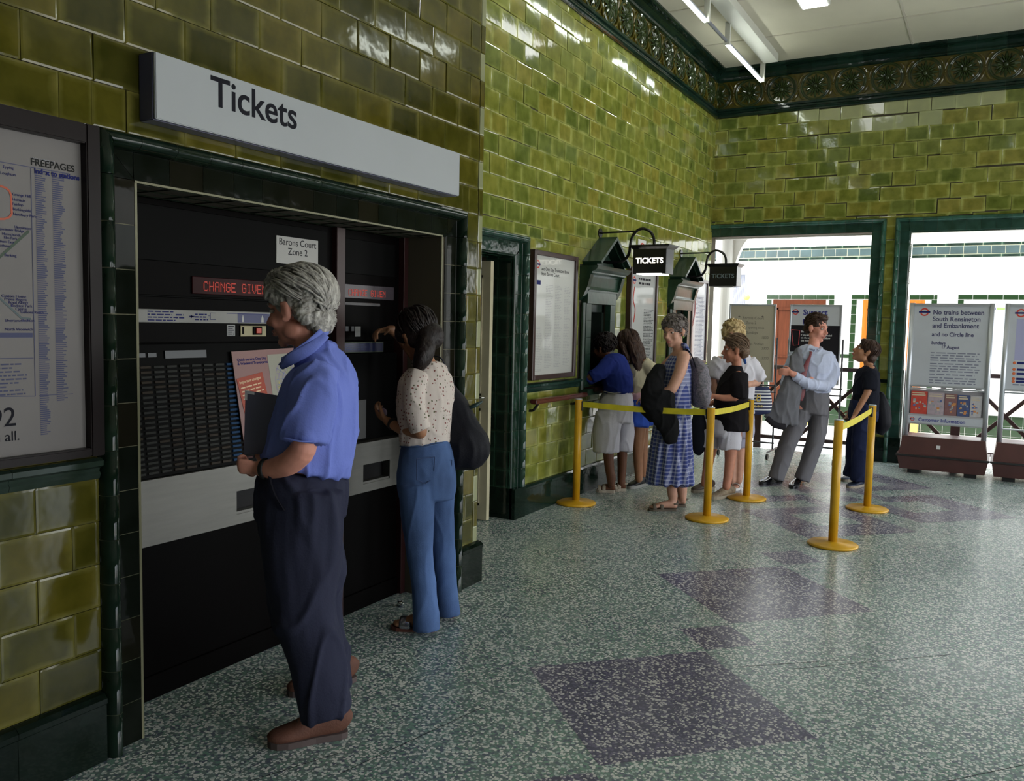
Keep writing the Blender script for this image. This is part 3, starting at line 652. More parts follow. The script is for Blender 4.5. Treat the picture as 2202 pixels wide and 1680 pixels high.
cp = recbox('coin_plate', (uM(515,700)[0],uM(515,724)[1],uM(571,700)[0],uM(515,700)[1]), .0,.006, mat('brass_plate', (.18,.16,.09), .35, .4), mw)
recbox('coin_slot', (uM(519,700)[0],uM(519,719)[1],uM(521,700)[0]+.004,uM(519,703)[1]), .006,.0075, M_fas, cp, 0)
bz = recbox('reject_bezel', (uM(542,700)[0],uM(542,720)[1],uM(560,700)[0],uM(542,702)[1]), .006,.011, M_fas, cp, 0)
recbox('reject_button', (uM(546,700)[0],uM(546,717)[1],uM(557,700)[0],uM(546,705)[1]), .010,.018, mat('red_button',(.45,.04,.02),.35), cp)
# sloping fare button panel
z1_, z0__ = 1.465, .925
FK = Fr((-2.955,2.01,z0__+.001), (0,1,0), V((-.055,0,z1_-z0__))); Hk = V((-.055,0,z1_-z0__)).length
FK = Fr((-2.915,2.01,z0__+.001), (0,1,0), V((-.055,0,z1_-z0__)))
bm = bmesh.new(); box(bm, FK, 0,0,1.31,Hk,-.05,.0); bevel(bm,.003,1); kp = finish('fare_panel', bm, M_fas2, mw)
bm = bmesh.new()
for i, w_ in enumerate((.05,.05,.05,.04)): box(bm, FK, .055+i*.062, Hk-.055, .055+i*.062+w_, Hk-.038, 0, .003)
box(bm, FK, .32, Hk-.062, .53, Hk-.030, 0, .006); finish('panel_legend', bm, mat('legend_blue',(.010,.015,.025),.3), kp)
cols, rows = 20, 22; bw, bh = .0625, .0200; btnm = {0:mat('button_grey',(.035,.036,.033),.5,spec=.1),1:mat('button_blue',(.012,.045,.11),.5,spec=.1),2:mat('button_maroon',(.045,.018,.018),.5,spec=.1),3:mat('button_brown',(.040,.030,.022),.5,spec=.1)}
stuff = {k: bmesh.new() for k in btnm}; proto = {}; rnd = random.Random(3); cnt = 0
for r in range(rows):
    for c in range(cols):
        k = 1 if c == 10 else (2 if c > 10 else (3 if rnd.random() < .3 else 0)); a = .012+c*bw; b = .015+r*.0203
        if c < 7 and cnt < 98 and r >= 8:
            if k not in proto:
                bm = bmesh.new(); box(bm, Fr((0,0,0),FK.u,FK.v), 0,0,bw-.012,bh-.008,0,.005,taper=.0015); o = finish('fare_button', bm, btnm[k], None); proto[k] = o
            else: o = proto[k].copy(); COL.objects.link(o)
            o.parent = kp; o.location = FK.p(a, b, 0); cnt += 1
        else: box(stuff[0], FK, a, b, a+bw-.012, b+bh-.008, 0, .005, k, .0015)
o = finish('fare_buttons', stuff[0], [btnm[i] for i in range(4)], kp); o['kind'] = 'stuff'
for p in mw.children: pass
M_steel2 = mat('tray_steel', (.16,.155,.14), .42, .4, var=.07, vscale=5, stretch=(1,1,12))
# steel tray band
def tray(par, a0, a1, s0, s1):
    bm = bmesh.new(); fr = FM
    for r_ in ((a0,.655,a1,.700),(a0,.805,a1,.915),(a0,.70,s0,.805),(s1,.70,a1,.805)): box(bm, fr, *r_, -.03, .045)
    box(bm, fr, a0,.915,a1,.925,-.03,.052)
    o = finish('change_tray', bm, M_steel2, par)
    recbox('tray_slot', (s0-.001,.70,s1+.001,.805), -.03,-.005, M_dark, o, 0)
    bm = bmesh.new(); box(bm, fr, s0,.700,s1,.712,.0,.04); finish('slot_lip', bm, M_steel2, o)
tray(mw, 2.008, 3.33, 2.655, 3.20)
recbox('centre_post', (3.331,0,3.395,2.045), -.2,.03, mat('maroon_post',(.030,.008,.008),.4), mw)
m2 = machine('ticket_machine', 'narrow black ticket machine with red lettered display, in front of the woman in jeans', 3.396, 3.885)
recbox('top_panel', (3.42,1.82,3.84,2.0), .0,.006, M_fas2, m2)
lw = recbox('display_window', (3.405,1.692,3.83,1.765), .0,.008, mat('led_glare', (.05,.04,.05), .3), m2)
dots('CHANGE', FM, 3.445, 1.705, .036, M_led, lw, .008); dots('GIVEN', FM, 3.445+42*.036/7*.84, 1.705, .036, M_led, lw, .008)
recbox('ledge', (3.41,1.655,3.70,1.672), .0,.015, mat('grey_ledge',(.06,.055,.06),.4), m2)
recbox('coin_label', (uM(763,703)[0],uM(763,724)[1],uM(775,703)[0],uM(763,702)[1]), .0,.003, MATS['label_white'], m2)
bl = recbox('blue_label', (3.40,1.405,uM(823,745)[0],1.462), .0,.006, mat('label_edge', (.05,.07,.05), .4), m2)
recbox('label_face', (3.408,1.411,uM(822,745)[0]-.004,1.456), .006,.008, mat('navy_label', (.006,.010,.07), .3), bl, 0)
bm = bmesh.new(); words(bm, FM, 3.415, 1.444, 3.60, 3, .011, .02, .35, .0086, 0, 9); finish('label_print', bm, mat('dim_blue',(.06,.09,.25),.5), bl)
bm = bmesh.new(); box(bm, FM, 3.40,.93,3.88,1.40,-.03,-.005); finish('front_panel', bm, M_fas2, m2)
bm = bmesh.new(); box(bm, FM, 3.45,.94,3.60,1.15,-.005,.004); finish('ticket_chute', bm, mat('chute_grey',(.02,.017,.017),.4), m2)
tray(m2, 3.396, 3.885, 3.53, 3.76)
recbox('side_post', (3.886,0,3.926,2.045), -.2,.035, MATS['maroon_post'], m2)
for y_ in (3.43,3.475): recbox('small_slot', (y_,1.52,y_+.022,1.545), .0,.004, mat('slot_grey',(.12,.12,.13),.4), m2, 0)
# notices stuck on the machines
t = thing('station_notice', 'white card reading Barons Court Zone 2 stuck on the upper panel of the wide machine', 'notice', (-2.94,3.07,1.845))
bm = bmesh.new(); box(bm, FM, 2.935,1.838,3.215,1.965,.0065,.0085); finish('card', bm, mat('card_white',(.34,.33,.31),.3), t)
text('print', 'Barons Court\nZone 2', FM, 3.075, 1.925, .045, M_ink, t, d=.0088, ext=.0002, align='CENTER')
t = thing('fare_notice', 'pink notice with an orange panel and a colour map leaning on the fare buttons', 'notice', (-2.90,2.95,1.2))
FQ = Fr(FK.p(.0,0,.012), FK.u, FK.v+FK.u*-.06)
def uQ(x, y):
    r = ray(x,y); tt = (FQ.o-CP).dot(FQ.n)/r.dot(FQ.n); q = CP+r*tt-FQ.o; return q.dot(FQ.u), q.dot(FQ.v)
q0 = uQ(509,735); 
FQ = Fr(FQ.p(q0[0], q0[1]-.40), FK.u*1+FK.v*.03, FK.v-FK.u*.03-FK.u*.05)
bm = bmesh.new(); box(bm, FQ, 0,0,.52,.40,0,.003); nb_ = finish('backing', bm, mat('pink_card', (.27,.14,.13), .5), t)
text('print', 'Quick-service One Day\n& Weekend Travelcards', FQ, .025, .355, .0185, M_blue, nb_, d=.0036, ext=.0001, bold=.0004)
FO = Fr(FQ.p(.035,.055,.004), FQ.u+FQ.v*.13, FQ.v-FQ.u*.13)
bm = bmesh.new(); box(bm, FO, 0,0,.158,.225,0,.001); op = finish('orange_panel', bm, mat('orange_red', (.36,.04,.01), .5), t)
text('print', 'Important changes', FO, .010, .198, .0175, mat('cream_ink',(.7,.5,.3),.5), op, d=.0012, ext=.0001, bold=.0004)
bm = bmesh.new(); words(bm, FO, .012,.175,.150,4,.017,.022,.35,.0013,0,11,.2); words(bm, FO, .012,.095,.150,2,.017,.022,.35,.0013,0,12,.3); words(bm, FO, .012,.045,.150,2,.017,.022,.42,.0013,0,13,.2); finish('small_print', bm, MATS['cream_ink'], op)
bm = bmesh.new(); box(bm, FQ, .21,.10,.47,.375,.003,.004); mp_ = finish('map_card', bm, mat('map_paper', (.32,.31,.25), .5), t)
cols_ = [mat('map_yellow',(.55,.45,.10),.5), mat('map_violet',(.28,.22,.36),.5), mat('map_olive',(.22,.28,.14),.5), mat('map_blue2',(.16,.20,.40),.5)]
bm = bmesh.new(); rnd = random.Random(5)
for i in range(60):
    th = rnd.random()*6.28; r0 = rnd.choice((.03,.055,.08,.10)); k = rnd.randrange(4) if r0 < .09 else 1; d0 = .0044+i*.00001
    line(bm, [(.34+r0*cos(th+j*.16)*1.0, .24+r0*1.15*sin(th+j*.16)) for j in range(6)], .0035, d0, FQ, k)
for i in range(26):
    th = rnd.random()*6.28; r0, r1 = rnd.uniform(.01,.04), rnd.uniform(.07,.115)
    line(bm, [(.34+r0*cos(th),.24+r0*sin(th)),(.34+r1*cos(th+.3),.24+r1*1.1*sin(th+.3))], .0025, .0052, FQ, rnd.randrange(4))
finish('map_print', bm, cols_, mp_)
# ---- poster frames on the far wall
def pframe(name, label, a0, b0, a1, b1, w=.04, dep=.055, pm=None, group=None):
    t = thing(name, label, 'poster frame', (-3.33,(a0+a1)/2,b0), 0, group)
    bm = bmesh.new()
    for r_ in ((a0,b0,a0+w,b1),(a1-w,b0,a1,b1),(a0+w,b1-w,a1-w,b1),(a0+w,b0,a1-w,b0+w)): box(bm, FF, *r_, .012,.012+dep)
    bevel(bm,.004,1); finish('frame', bm, M_brown, t)
    bm = bmesh.new(); box(bm, FF, a0+w*.8,b0+w*.8,a1-w*.8,b1-w*.8,.014,.045); s = finish('poster_sheet', bm, pm or mat('glazed_poster', (.50,.50,.47), .5, coat=.5, var=.04, vscale=2), t)
    return t, s
def roundel(fr, a, b, r, d, par, bar='roundel_bar'):
    bm = bmesh.new(); n = 28
    for i in range(n):
        t0, t1 = 2*pi*i/n, 2*pi*(i+1)/n
        bm.faces.new([bm.verts.new(fr.p(a+k*cos(t), b+k*sin(t), d)) for k, t in ((r,t0),(r,t1),(r*.66,t1),(r*.66,t0))])
    finish('roundel_ring', bm, M_red, par)
    bm = bmesh.new(); box(bm, fr, a-r*1.28,b-r*.2,a+r*1.28,b+r*.2,d+.0003,d+.0008); finish(bar, bm, M_blue, par)
t, s = pframe('poster_frame', 'brown framed fares poster between the doorway and the first ticket window', 6.095,1.115,6.915,2.178)
roundel(FF, 6.185, 2.065, .034, .0455, s)
text('print', 'and One Day Travelcard fares\nfrom Barons Court', FF, 6.25, 2.02, .042, M_ink, s, d=.0458, ext=.0002)
for i in range(4):
    bm = bmesh.new(); words(bm, FF, 6.16+i*.175, 1.90 if i else 1.55, 6.16+i*.175+.14, 52 if i else 28, .0135, .03, .38, .0458, 0, 20+i, .4)
    finish('fare_column', bm, mat('faint_print',(.36,.36,.36),.6), s)
bm = bmesh.new(); quad(bm, FF, 6.15,1.90,6.24,1.935,.0457); finish('blue_heading', bm, M_blue, s)
t, s = pframe('poster_frame', 'brown framed notice poster between the two ticket windows, behind the lit lantern', 8.19,1.115,8.985,2.178, pm=mat('grey_poster',(.42,.43,.42),.5,coat=.5))
roundel(FF, 8.32, 2.05, .04, .0455, s)
bm = bmesh.new(); words(bm, FF, 8.45,2.06,8.80,2,.045,.05,.5,.0458,0,31); finish('heading', bm, M_ink, s); bm = bmesh.new(); words(bm, FF, 8.62,1.75,8.92,36,.016,.03,.4,.0458,0,32); finish('text_column', bm, M_ink, s); bm = bmesh.new(); words(bm, FF, 8.25,1.40,8.5,8,.02,.03,.4,.0458,0,33); finish('small_print', bm, M_ink, s)
bm = bmesh.new(); tube(bm, [FF.p(8.33,1.98,.0457),FF.p(8.30,1.85,.0457),FF.p(8.36,1.75,.0457),FF.p(8.33,1.62,.0457)], .006, (1,0,0), 6, 4); finish('red_line', bm, M_red, s)
t, s = pframe('poster_frame', 'brown framed poster beyond the second ticket window, nearest the back wall', 10.21,1.115,10.88,2.178, pm=mat('blue_white_poster',(.55,.56,.60),.5,coat=.5))
bm = bmesh.new(); words(bm, FF, 10.42,1.95,10.80,50,.016,.03,.38,.0458,0,35); finish('print', bm, M_lblue, s)
bm = bmesh.new(); tube(bm, [FF.p(10.30,2.0,.0457),FF.p(10.37,1.9,.0457),FF.p(10.37,1.75,.0457),FF.p(10.30,1.6,.0457)], .012, (1,0,0), 6, 4); finish('red_curve', bm, mat('pink_print',(.6,.25,.25),.5), s)
# no smoking plate
n0, n1 = uF(1370,514), uF(1386,537)
t = thing('prohibition_sign', 'small white plate with a red no-smoking circle above the lit lantern', 'sign', (-3.32,(n0[0]+n1[0])/2,n1[1]-.08))
bm = bmesh.new(); box(bm, FF, n0[0],n1[1]-.09,n1[0],n0[1],.01,.016); pl_ = finish('plate', bm, mat('plate_white',(.6,.6,.58),.4), t)
ca, cb = (n0[0]+n1[0])/2, n1[1]-.0
bm = bmesh.new(); tube(bm, [FF.p(ca+.055*cos(i*pi/12), cb+.055*sin(i*pi/12), .018) for i in range(25)], .007, (1,0,0), 6, 1, False); tube(bm, [FF.p(ca-.04,cb+.04,.018),FF.p(ca+.04,cb-.04,.018)], .006, (1,0,0), 6, 1); finish('red_ring', bm, M_red, pl_)
bm = bmesh.new(); box(bm, FF, ca-.035,cb-.005,ca+.035,cb+.005,.016,.018); finish('cigarette', bm, M_ink, pl_)
# ---- ticket windows with pedimented surrounds
for i, W in enumerate((W1, W2)):
    o = bpy.data.objects.new('window_%d'%(i+1), None); COL.objects.link(o); o.location = (-3.33,W,1.0); struct(o)
    bm = bmesh.new(); lt = bm.loops.layers.float_color.new('tint')
    for s_ in (-1,1):                     # jambs
        a0, a1 = (W-.335, W-.225) if s_ < 0 else (W+.225, W+.335)
        for k in range(5): box(bm, FF, a0, 1.0+k*.155+.001, a1, 1.0+(k+1)*.155-.001, 0, .055, 0)
        tube(bm, [FF.p(W+s_*.350,.98,.03), FF.p(W+s_*.350,1.78,.03)], .022, (1,0,0), 10, 1, False)
    box(bm, FF, W-.335,1.776,W+.335,1.90,0,.065); 
    extrude_profile(bm, [(1.885,0),(1.885,.075),(1.90,.085),(1.915,.075),(1.93,.07),(2.02,.085),(2.035,.10),(2.035,0)], FF, W-.35, W+.35)
    extrude_profile(bm, [(2.035,0),(2.035,.10),(2.05,.13),(2.062,.13),(2.07,.15),(2.085,.175),(2.105,.185),(2.115,.19),(2.115,0)], FF, W-.40, W+.40)
    for s_ in (-1,1):                     # corbels under the cornice
        extrude_profile(bm, [(1.80,0),(1.84,.05),(1.92,.09),(2.035,.12),(2.035,0)], FF, W+s_*.375-.035, W+s_*.375+.035)
    # open gable: two sloping mouldings
    for s_ in (-1,1):
        e0, e1 = V((W+s_*.33, 2.115)), V((W, 2.345)); dr = (e1-e0).normalized(); nr = V((-dr.y, dr.x))*s_*-1
        if nr.y < 0: nr = -nr
        for (h0,h1,dd) in ((0,.022,.15),(.022,.05,.20)):
            pts = [e0+nr*h0, e1+V((0,h0*1.2)), e1+V((0,h1*1.2)), e0+nr*h1]
            A = [bm.verts.new(FF.p(p.x,p.y,0)) for p in pts]; B = [bm.verts.new(FF.p(p.x,p.y,dd)) for p in pts]
            for j in range(4): bm.faces.new((A[j],A[(j+1)%4],B[(j+1)%4],B[j]))
            bm.faces.new(A); bm.faces.new(B)
    bm.faces.new([bm.verts.new(FF.p(a,b,.06)) for a,b in ((W-.3,2.115),(W+.3,2.115),(W,2.32))])
    box(bm, FF, W-.36,.93,W+.36,.985,0,.10)
    for f in bm.faces:
        q = random.random()
        for lp in f.loops: lp[lt] = (q,.3,0,1)
    finish('surround', bm, M_green2, o)
    bm = bmesh.new(); box(bm, FF, W-.235,1.0,W-.19,1.775,-.25,-.02); box(bm, FF, W+.19,1.0,W+.235,1.775,-.25,-.02); box(bm, FF, W-.235,1.70,W+.235,1.775,-.25,-.02); finish('window_frame', bm, mat('jamb_dark',(.02,.03,.025),.15), o)
    bm = bmesh.new(); box(bm, FF, W-.19,1.0,W+.19,1.70,-.22,-.215); finish('window_pane', bm, mat('dark_glass',(.006,.004,.004),.08), o)
    bm = bmesh.new(); box(bm, FF, W-.24,.96,W+.24,1.0,-.25,.13); bevel(bm,.006,2); finish('counter_sill', bm, mat('sill_wood',(.03,.012,.008),.3), o)
# bag ledge rail
t = thing('bag_rail', 'polished dark red wooden ledge rail on brackets under the first poster', 'rail', (-3.33,6.5,.93))
bm = bmesh.new(); box(bm, FF, 6.06,.925,7.06,.965,.06,.13); bevel(bm,.010,3); finish('rail', bm, mat('red_wood',(.10,.022,.016),.22), t)
for y in (6.16,6.95): bm = bmesh.new(); tube(bm, [FF.p(y,.86,.01),FF.p(y,.87,.05),FF.p(y,.925,.09)], .012, (0,1,0), 8); finish('bracket', bm, M_blackpaint, t)
# ---- hanging TICKETS lanterns on scroll brackets
def lantern(Y0, label, lit):
    t = thing('ticket_lantern', label, 'sign', (-3.33,Y0,2.05))
    fr = Fr((-3.33,Y0-.10,0),(1,0,0),(0,0,1)); bx0, bx1, bz0, bz1 = .395,.715,2.055,2.285
    bm = bmesh.new(); box(bm, fr, bx0,bz0,bx1,bz1,-.20,0); bevel(bm,.003,1)
    finish('lantern_box', bm, M_blackpaint, t)
    bm = bmesh.new()
    f1 = [(bx0-.03,-.23),(bx1+.03,-.23),(bx1+.03,.03),(bx0-.03,.03)]; f0 = [(bx0,-.20),(bx1,-.20),(bx1,0),(bx0,0)]
    A = [bm.verts.new(fr.p(a,bz1-.008,d)) for a,d in f0]; B = [bm.verts.new(fr.p(a,bz1+.018,d)) for a,d in f1]; Cc = [bm.verts.new(fr.p(a,bz1+.03,d)) for a,d in f1]
    for P_, Q_ in ((A,B),(B,Cc)):
        for j in range(4): bm.faces.new((P_[j],P_[(j+1)%4],Q_[(j+1)%4],Q_[j]))
    bm.faces.new(Cc); bm.faces.new(A[::-1]); finish('lantern_cap', bm, M_blackpaint, t)
    bm = bmesh.new(); extrude_profile(bm, [(bz0-.006,-.2),(bz0-.006,.006),(bz0+.004,.006),(bz0+.004,-.2)], fr, bx0+.04, bx1-.04)
    finish('lower_lip', bm, mat('lip_grey',(.1,.1,.1),.4) if not lit else mat('lit_lip',(.9,.9,.85),.5,emis=1.5), t)
    text('lettering', 'TICKETS', fr, (bx0+bx1)/2, 2.150, .068, mat('lit_letters',(1,.95,.85),.5,emis=3.2,ecol=(1,.94,.80)) if lit else mat('unlit_letters',(.16,.20,.22),.5), t, d=.0015, ext=.0008, align='CENTER', bold=.0012, sxx=1.02)
    bm = bmesh.new(); f2 = Fr((-3.33,Y0,0),(1,0,0),(0,0,1))
    tube(bm, [f2.p(.03,2.185,0),f2.p(.10,2.172,0),f2.p(.20,2.170,0),f2.p(.27,2.19,0),f2.p(.315,2.25,0),f2.p(.325,2.33,0),f2.p(.345,2.41,0),f2.p(.395,2.462,0),f2.p(.455,2.472,0),f2.p(.52,2.44,0),f2.p(.553,2.38,0),f2.p(.558,2.31,0)], .0135, (0,1,0), 10, 4)
    tube(bm, [f2.p(.01,2.448,0),f2.p(.37,2.452,0)], .0085, (0,1,0), 8, 1)
    finish('scroll_bracket', bm, M_blackpaint, t, True)
    bm = bmesh.new(); cyl(bm, f2.p(.0,2.448,0), f2.p(.022,2.448,0), .045, 20); finish('wall_plate', bm, M_blackpaint, t); bm = bmesh.new(); cyl(bm, f2.p(.02,2.185,0), f2.p(.035,2.185,0), .03, 16); finish('wall_plate', bm, M_blackpaint, t)
lantern(7.48, 'black hanging lantern with glowing TICKETS letters, nearer of the two on scroll brackets', True)
lantern(9.87, 'black hanging lantern with unlit TICKETS letters, nearest the back wall', False)
# ---- ceiling lights
M_tube = mat('lit_tube', (1,1,1), .5, emis=14, ecol=(.93,1,.90))
M_lamp = mat('lamp_white', (.62,.62,.56), .4)
def batten(x0, ends, label):
    t = thing('tube_light_track', label, 'ceiling light', (x0,ends[0][0],4.6))
    ya, yb = ends[-1][0]-.3, ends[0][1]+.06
    bm = bmesh.new(); wbox(bm, x0+.025,ya,4.775,x0+.20,yb-.06,ZC); bevel(bm,.004,1); finish('trunking', bm, M_lamp, t)
    bm = bmesh.new(); cyl(bm, (x0,ya,4.605), (x0,yb,4.605), .017, 14); finish('carrier_pipe', bm, mat('pipe_grey',(.22,.23,.26),.4), t)
    for (p, q) in ends:
        bm = bmesh.new(); cyl(bm, (x0,p,4.578), (x0,q,4.578), .019, 14); finish('tube', bm, M_tube, t)
        for y in (p-.02, q+.02): bm = bmesh.new(); wbox(bm, x0-.014,y-.016,4.565,x0+.040,y+.016,4.80); finish('hanger', bm, M_lamp, t)
batten(-2.66, [(9.16,10.66),(6.86,8.38),(4.62,6.08)], 'suspended line of lit fluorescent tubes on white trunking along the left wall')
batten(.40, [(6.86,8.38)], 'suspended line of lit fluorescent tubes on the far side of the hall')
t = thing('ceiling_light', 'flat lit rectangular ceiling fitting at the top edge of the view', 'ceiling light', (-1.77,8.3,4.8))
bm = bmesh.new(); wbox(bm, -1.90,7.5,4.80,-1.62,9.12,ZC); bevel(bm,.005,1); finish('housing', bm, M_lamp, t)
bm = bmesh.new(); wbox(bm, -1.88,7.52,4.792,-1.64,9.10,4.80); finish('diffuser', bm, mat('lit_diffuser',(1,1,1),.5,emis=5), t)
# ---- queue posts with belts
def post(x, y, label, rz=0):
    t = thing('queue_post', label, 'queue post', (x,y,0), rz, 'yellow queue posts')
    bm = bmesh.new(); lathe(bm, (0,0,0), [(.172,0),(.178,.006),(.178,.014),(.165,.022),(.04,.030),(.033,.034)], 40); finish('base', bm, M_yel, t, True, False)
    bm = bmesh.new(); lathe(bm, (0,0,0), [(.032,.03),(.032,.925)], 28); finish('pole', bm, M_yel, t, True, False)
    bm = bmesh.new(); lathe(bm, (0,0,.925), [(.032,0),(.033,.003),(.028,.008)], 24); finish('cap', bm, M_alu, t, True, False)
    return t
PP = {}
for k, x, y, lb in (('a',-3.146,6.744,'yellow queue post nearest the tiled wall and framed poster'),('b',-1.988,6.816,'yellow queue post in front of the boy in black, between two belts'),('c',-1.927,7.858,'yellow queue post beside the striped bag'),
                    ('d',-.957,6.522,'yellow queue post standing closest to the viewer, alone on the open floor'),('e',-.905,8.018,'yellow queue post in front of the dark-haired boy')): PP[k] = (post(x,y,lb), V((x,y,0)))
def belt(a, b, za, zb, label, tail=False):
    A, B = PP[a][1], PP[b][1]; d = (B-A).normalized(); n_ = V((-d.y,d.x,0)); t = thing('queue_belt', label, 'belt', (A+B)/2+V((0,0,.8)))
    p0, p1 = A+d*.036, B-d*.036; bm = bmesh.new(); L = []
    for i in range(13):
        f = i/12; c = p0.lerp(p1, f) + V((0,0, za+(zb-za)*f - .012*sin(pi*f)))
        tw = .15*sin(pi*f); L.append([bm.verts.new(c+n_*s*.0012+(V((0,0,1))*k*.024+n_*k*.024*tw)) for s,k in ((1,1),(1,-1),(-1,-1),(-1,1))])
    for q, r_ in zip(L, L[1:]):
        for j in range(4): bm.faces.new((q[j],q[(j+1)%4],r_[(j+1)%4],r_[j]))
    finish('webbing', bm, M_belt, t, False)
    for P_, s in ((A,1),(B,-1)):
        bm = bmesh.new(); c = P_+d*s*.036; box(bm, Fr((c.x,c.y,za if s>0 else zb), n_, (0,0,1)), -.012,-.055,.012,.028,-.006,.006); bevel(bm,.003,1); finish('clip', bm, M_rubber, t)
belt('a','b',.885,.885,'long yellow belt between the wall-side post and the post by the boy')
belt('b','c',.885,.885,'short yellow belt across the front of the boy in black')
belt('d','e',.865,.885,'yellow belt joining the nearest post to the post before the dark-haired boy')
# ---- notice boards on wheeled racks
def rack(x0, x1, Y, label, z0=.925, z1=1.875):
    t = thing('notice_board', label, 'notice board', ((x0+x1)/2,Y,0)); fr = Fr((0,Y,0),(1,0,0),(0,0,1)); M_rk = mat('rack_metal',(.035,.032,.035),.4)
    bm = bmesh.new()
    for x in (x0-.005, x1+.02): tube(bm, [fr.p(x,.09,-.03),fr.p(x,1.46,-.03)], .011, (0,1,0), 8, 1)
    for z in (.17,.88,.80): tube(bm, [fr.p(x0-.02,z,-.03),fr.p(x1+.03,z,-.03)], .010, (0,1,0), 8, 1)
    for x in (x0-.005,x1+.02): tube(bm, [V((x,Y-.24,.085)),V((x,Y+.26,.085))], .011, (0,0,1), 8, 1)
    finish('rack', bm, M_rk, t, True)
    for x in (x0-.005,x1+.02):
        for y in (Y-.24,Y+.26):
            bm = bmesh.new(); cyl(bm, (x-.012,y,.035), (x+.012,y,.035), .035, 18); finish('caster', bm, M_rubber, t)
    bm = bmesh.new()
    for r_ in ((x0,z0,x0+.018,z1),(x1-.018,z0,x1,z1),(x0+.018,z1-.018,x1-.018,z1),(x0+.018,z0,x1-.018,z0+.018)): box(bm, fr, *r_, -.012,.016)
    bevel(bm,.003,1); finish('board_frame', bm, M_alu, t)
    return t, fr
YR = 10.62
xa, xb = aty(1568,700,YR).x, aty(1668,700,YR).x
t, fr = rack(xa, xb, YR, 'beige office hours board on a wheeled rack behind the blonde woman')
bm = bmesh.new(); box(bm, fr, xa+.015,.94,xb-.015,1.86,-.01,.004); bs = finish('board_sheet', bm, mat('beige_sheet',(.50,.45,.34),.5), t)
def bt(s, x, y, size, **k): p = aty(x,y,YR); text('print', s, fr, p.x, p.z, size, mat('faded_ink',(.16,.14,.12),.6), bs, d=.0045, ext=.0001, **k)
bt('Barons Court', 1620,687,.047,align='CENTER'); bt('Zone 2', 1615,697,.044,align='CENTER'); bt('Office opening times', 1617,707,.036,align='CENTER'); bt('Sundays',1617,718,.044,align='CENTER'); bt('1830',1645,729,.044,align='CENTER'); bt('Mondays to Fridays',1612,742,.044,align='CENTER'); bt('2300',1645,752,.044,align='CENTER'); bt('2200',1645,773,.044,align='CENTER')
bm = bmesh.new()
for x in (1590,1640):
    p = aty(x,681,YR); bm.faces.new([bm.verts.new(fr.p(p.x+a,p.z+b,.0046)) for a,b in ((-.016,0),(0,-.011),(.016,0),(0,.011))])
finish('print_marks', bm, MATS['faded_ink'], bs)
xa, xb = aty(1698,700,YR).x, aty(1810,700,YR).x
t, fr = rack(xa, xb, YR, 'black and white Suspect packages board on a wheeled rack behind the man in a tie')
zm = aty(1750,700,YR).z; zl = aty(1800,805,YR).z
bm = bmesh.new(); box(bm, fr, xa+.012,.935,xb-.012,zl,-.01,.004); finish('white_panel', bm, mat('board_white',(.55,.56,.60),.4), t); bm = bmesh.new(); box(bm, fr, xa+.012,zm,xb-.012,1.865,-.01,.004); ws = finish('white_panel', bm, MATS['board_white'], t)
bm = bmesh.new(); box(bm, fr, xa+.012,zl,xb-.012,zm,-.01,.004); bs = finish('black_panel', bm, mat('board_black',(.010,.009,.014),.3), t)
p = aty(1711,671,YR); roundel(fr, p.x, p.z, .034, .0045, ws)
p = aty(1727,677,YR); text('lettering', 'Suspect', fr, p.x, p.z, .090, mat('navy_letter',(.04,.04,.24),.5), ws, d=.0045, bold=.002); p = aty(1726,694,YR); text('lettering', 'packages', fr, p.x, p.z, .090, MATS['navy_letter'], ws, d=.0045, bold=.002, sxx=.86)
bm = bmesh.new(); P_ = [aty(*q,YR) for q in ((1702,709),(1720,711),(1717,742),(1706,743),(1702,709))]
tube(bm, [fr.p(q.x,q.z,.006) for q in P_], .005, (0,1,0), 6, 1, False); finish('red_outline', bm, mat('red_line',(.5,.04,.05),.5), bs)
mw_ = mat('white_letter',(.75,.75,.75),.5)
for s, x, y in (('Be alert',1723,715),('If you see a bag left unattended',1722,722),('on the station, please follow',1722,728),('the instructions.',1722,734),('Do not touch it. Leave the area',1722,776),('and tell staff. Remove belongings.',1722,783)):
    p = aty(x,y,YR); text('lettering', s, fr, p.x, p.z, .030, mw_, bs, d=.0045, ext=.0001, bold=.0006, sxx=.98 if len(s) < 30 else .94)
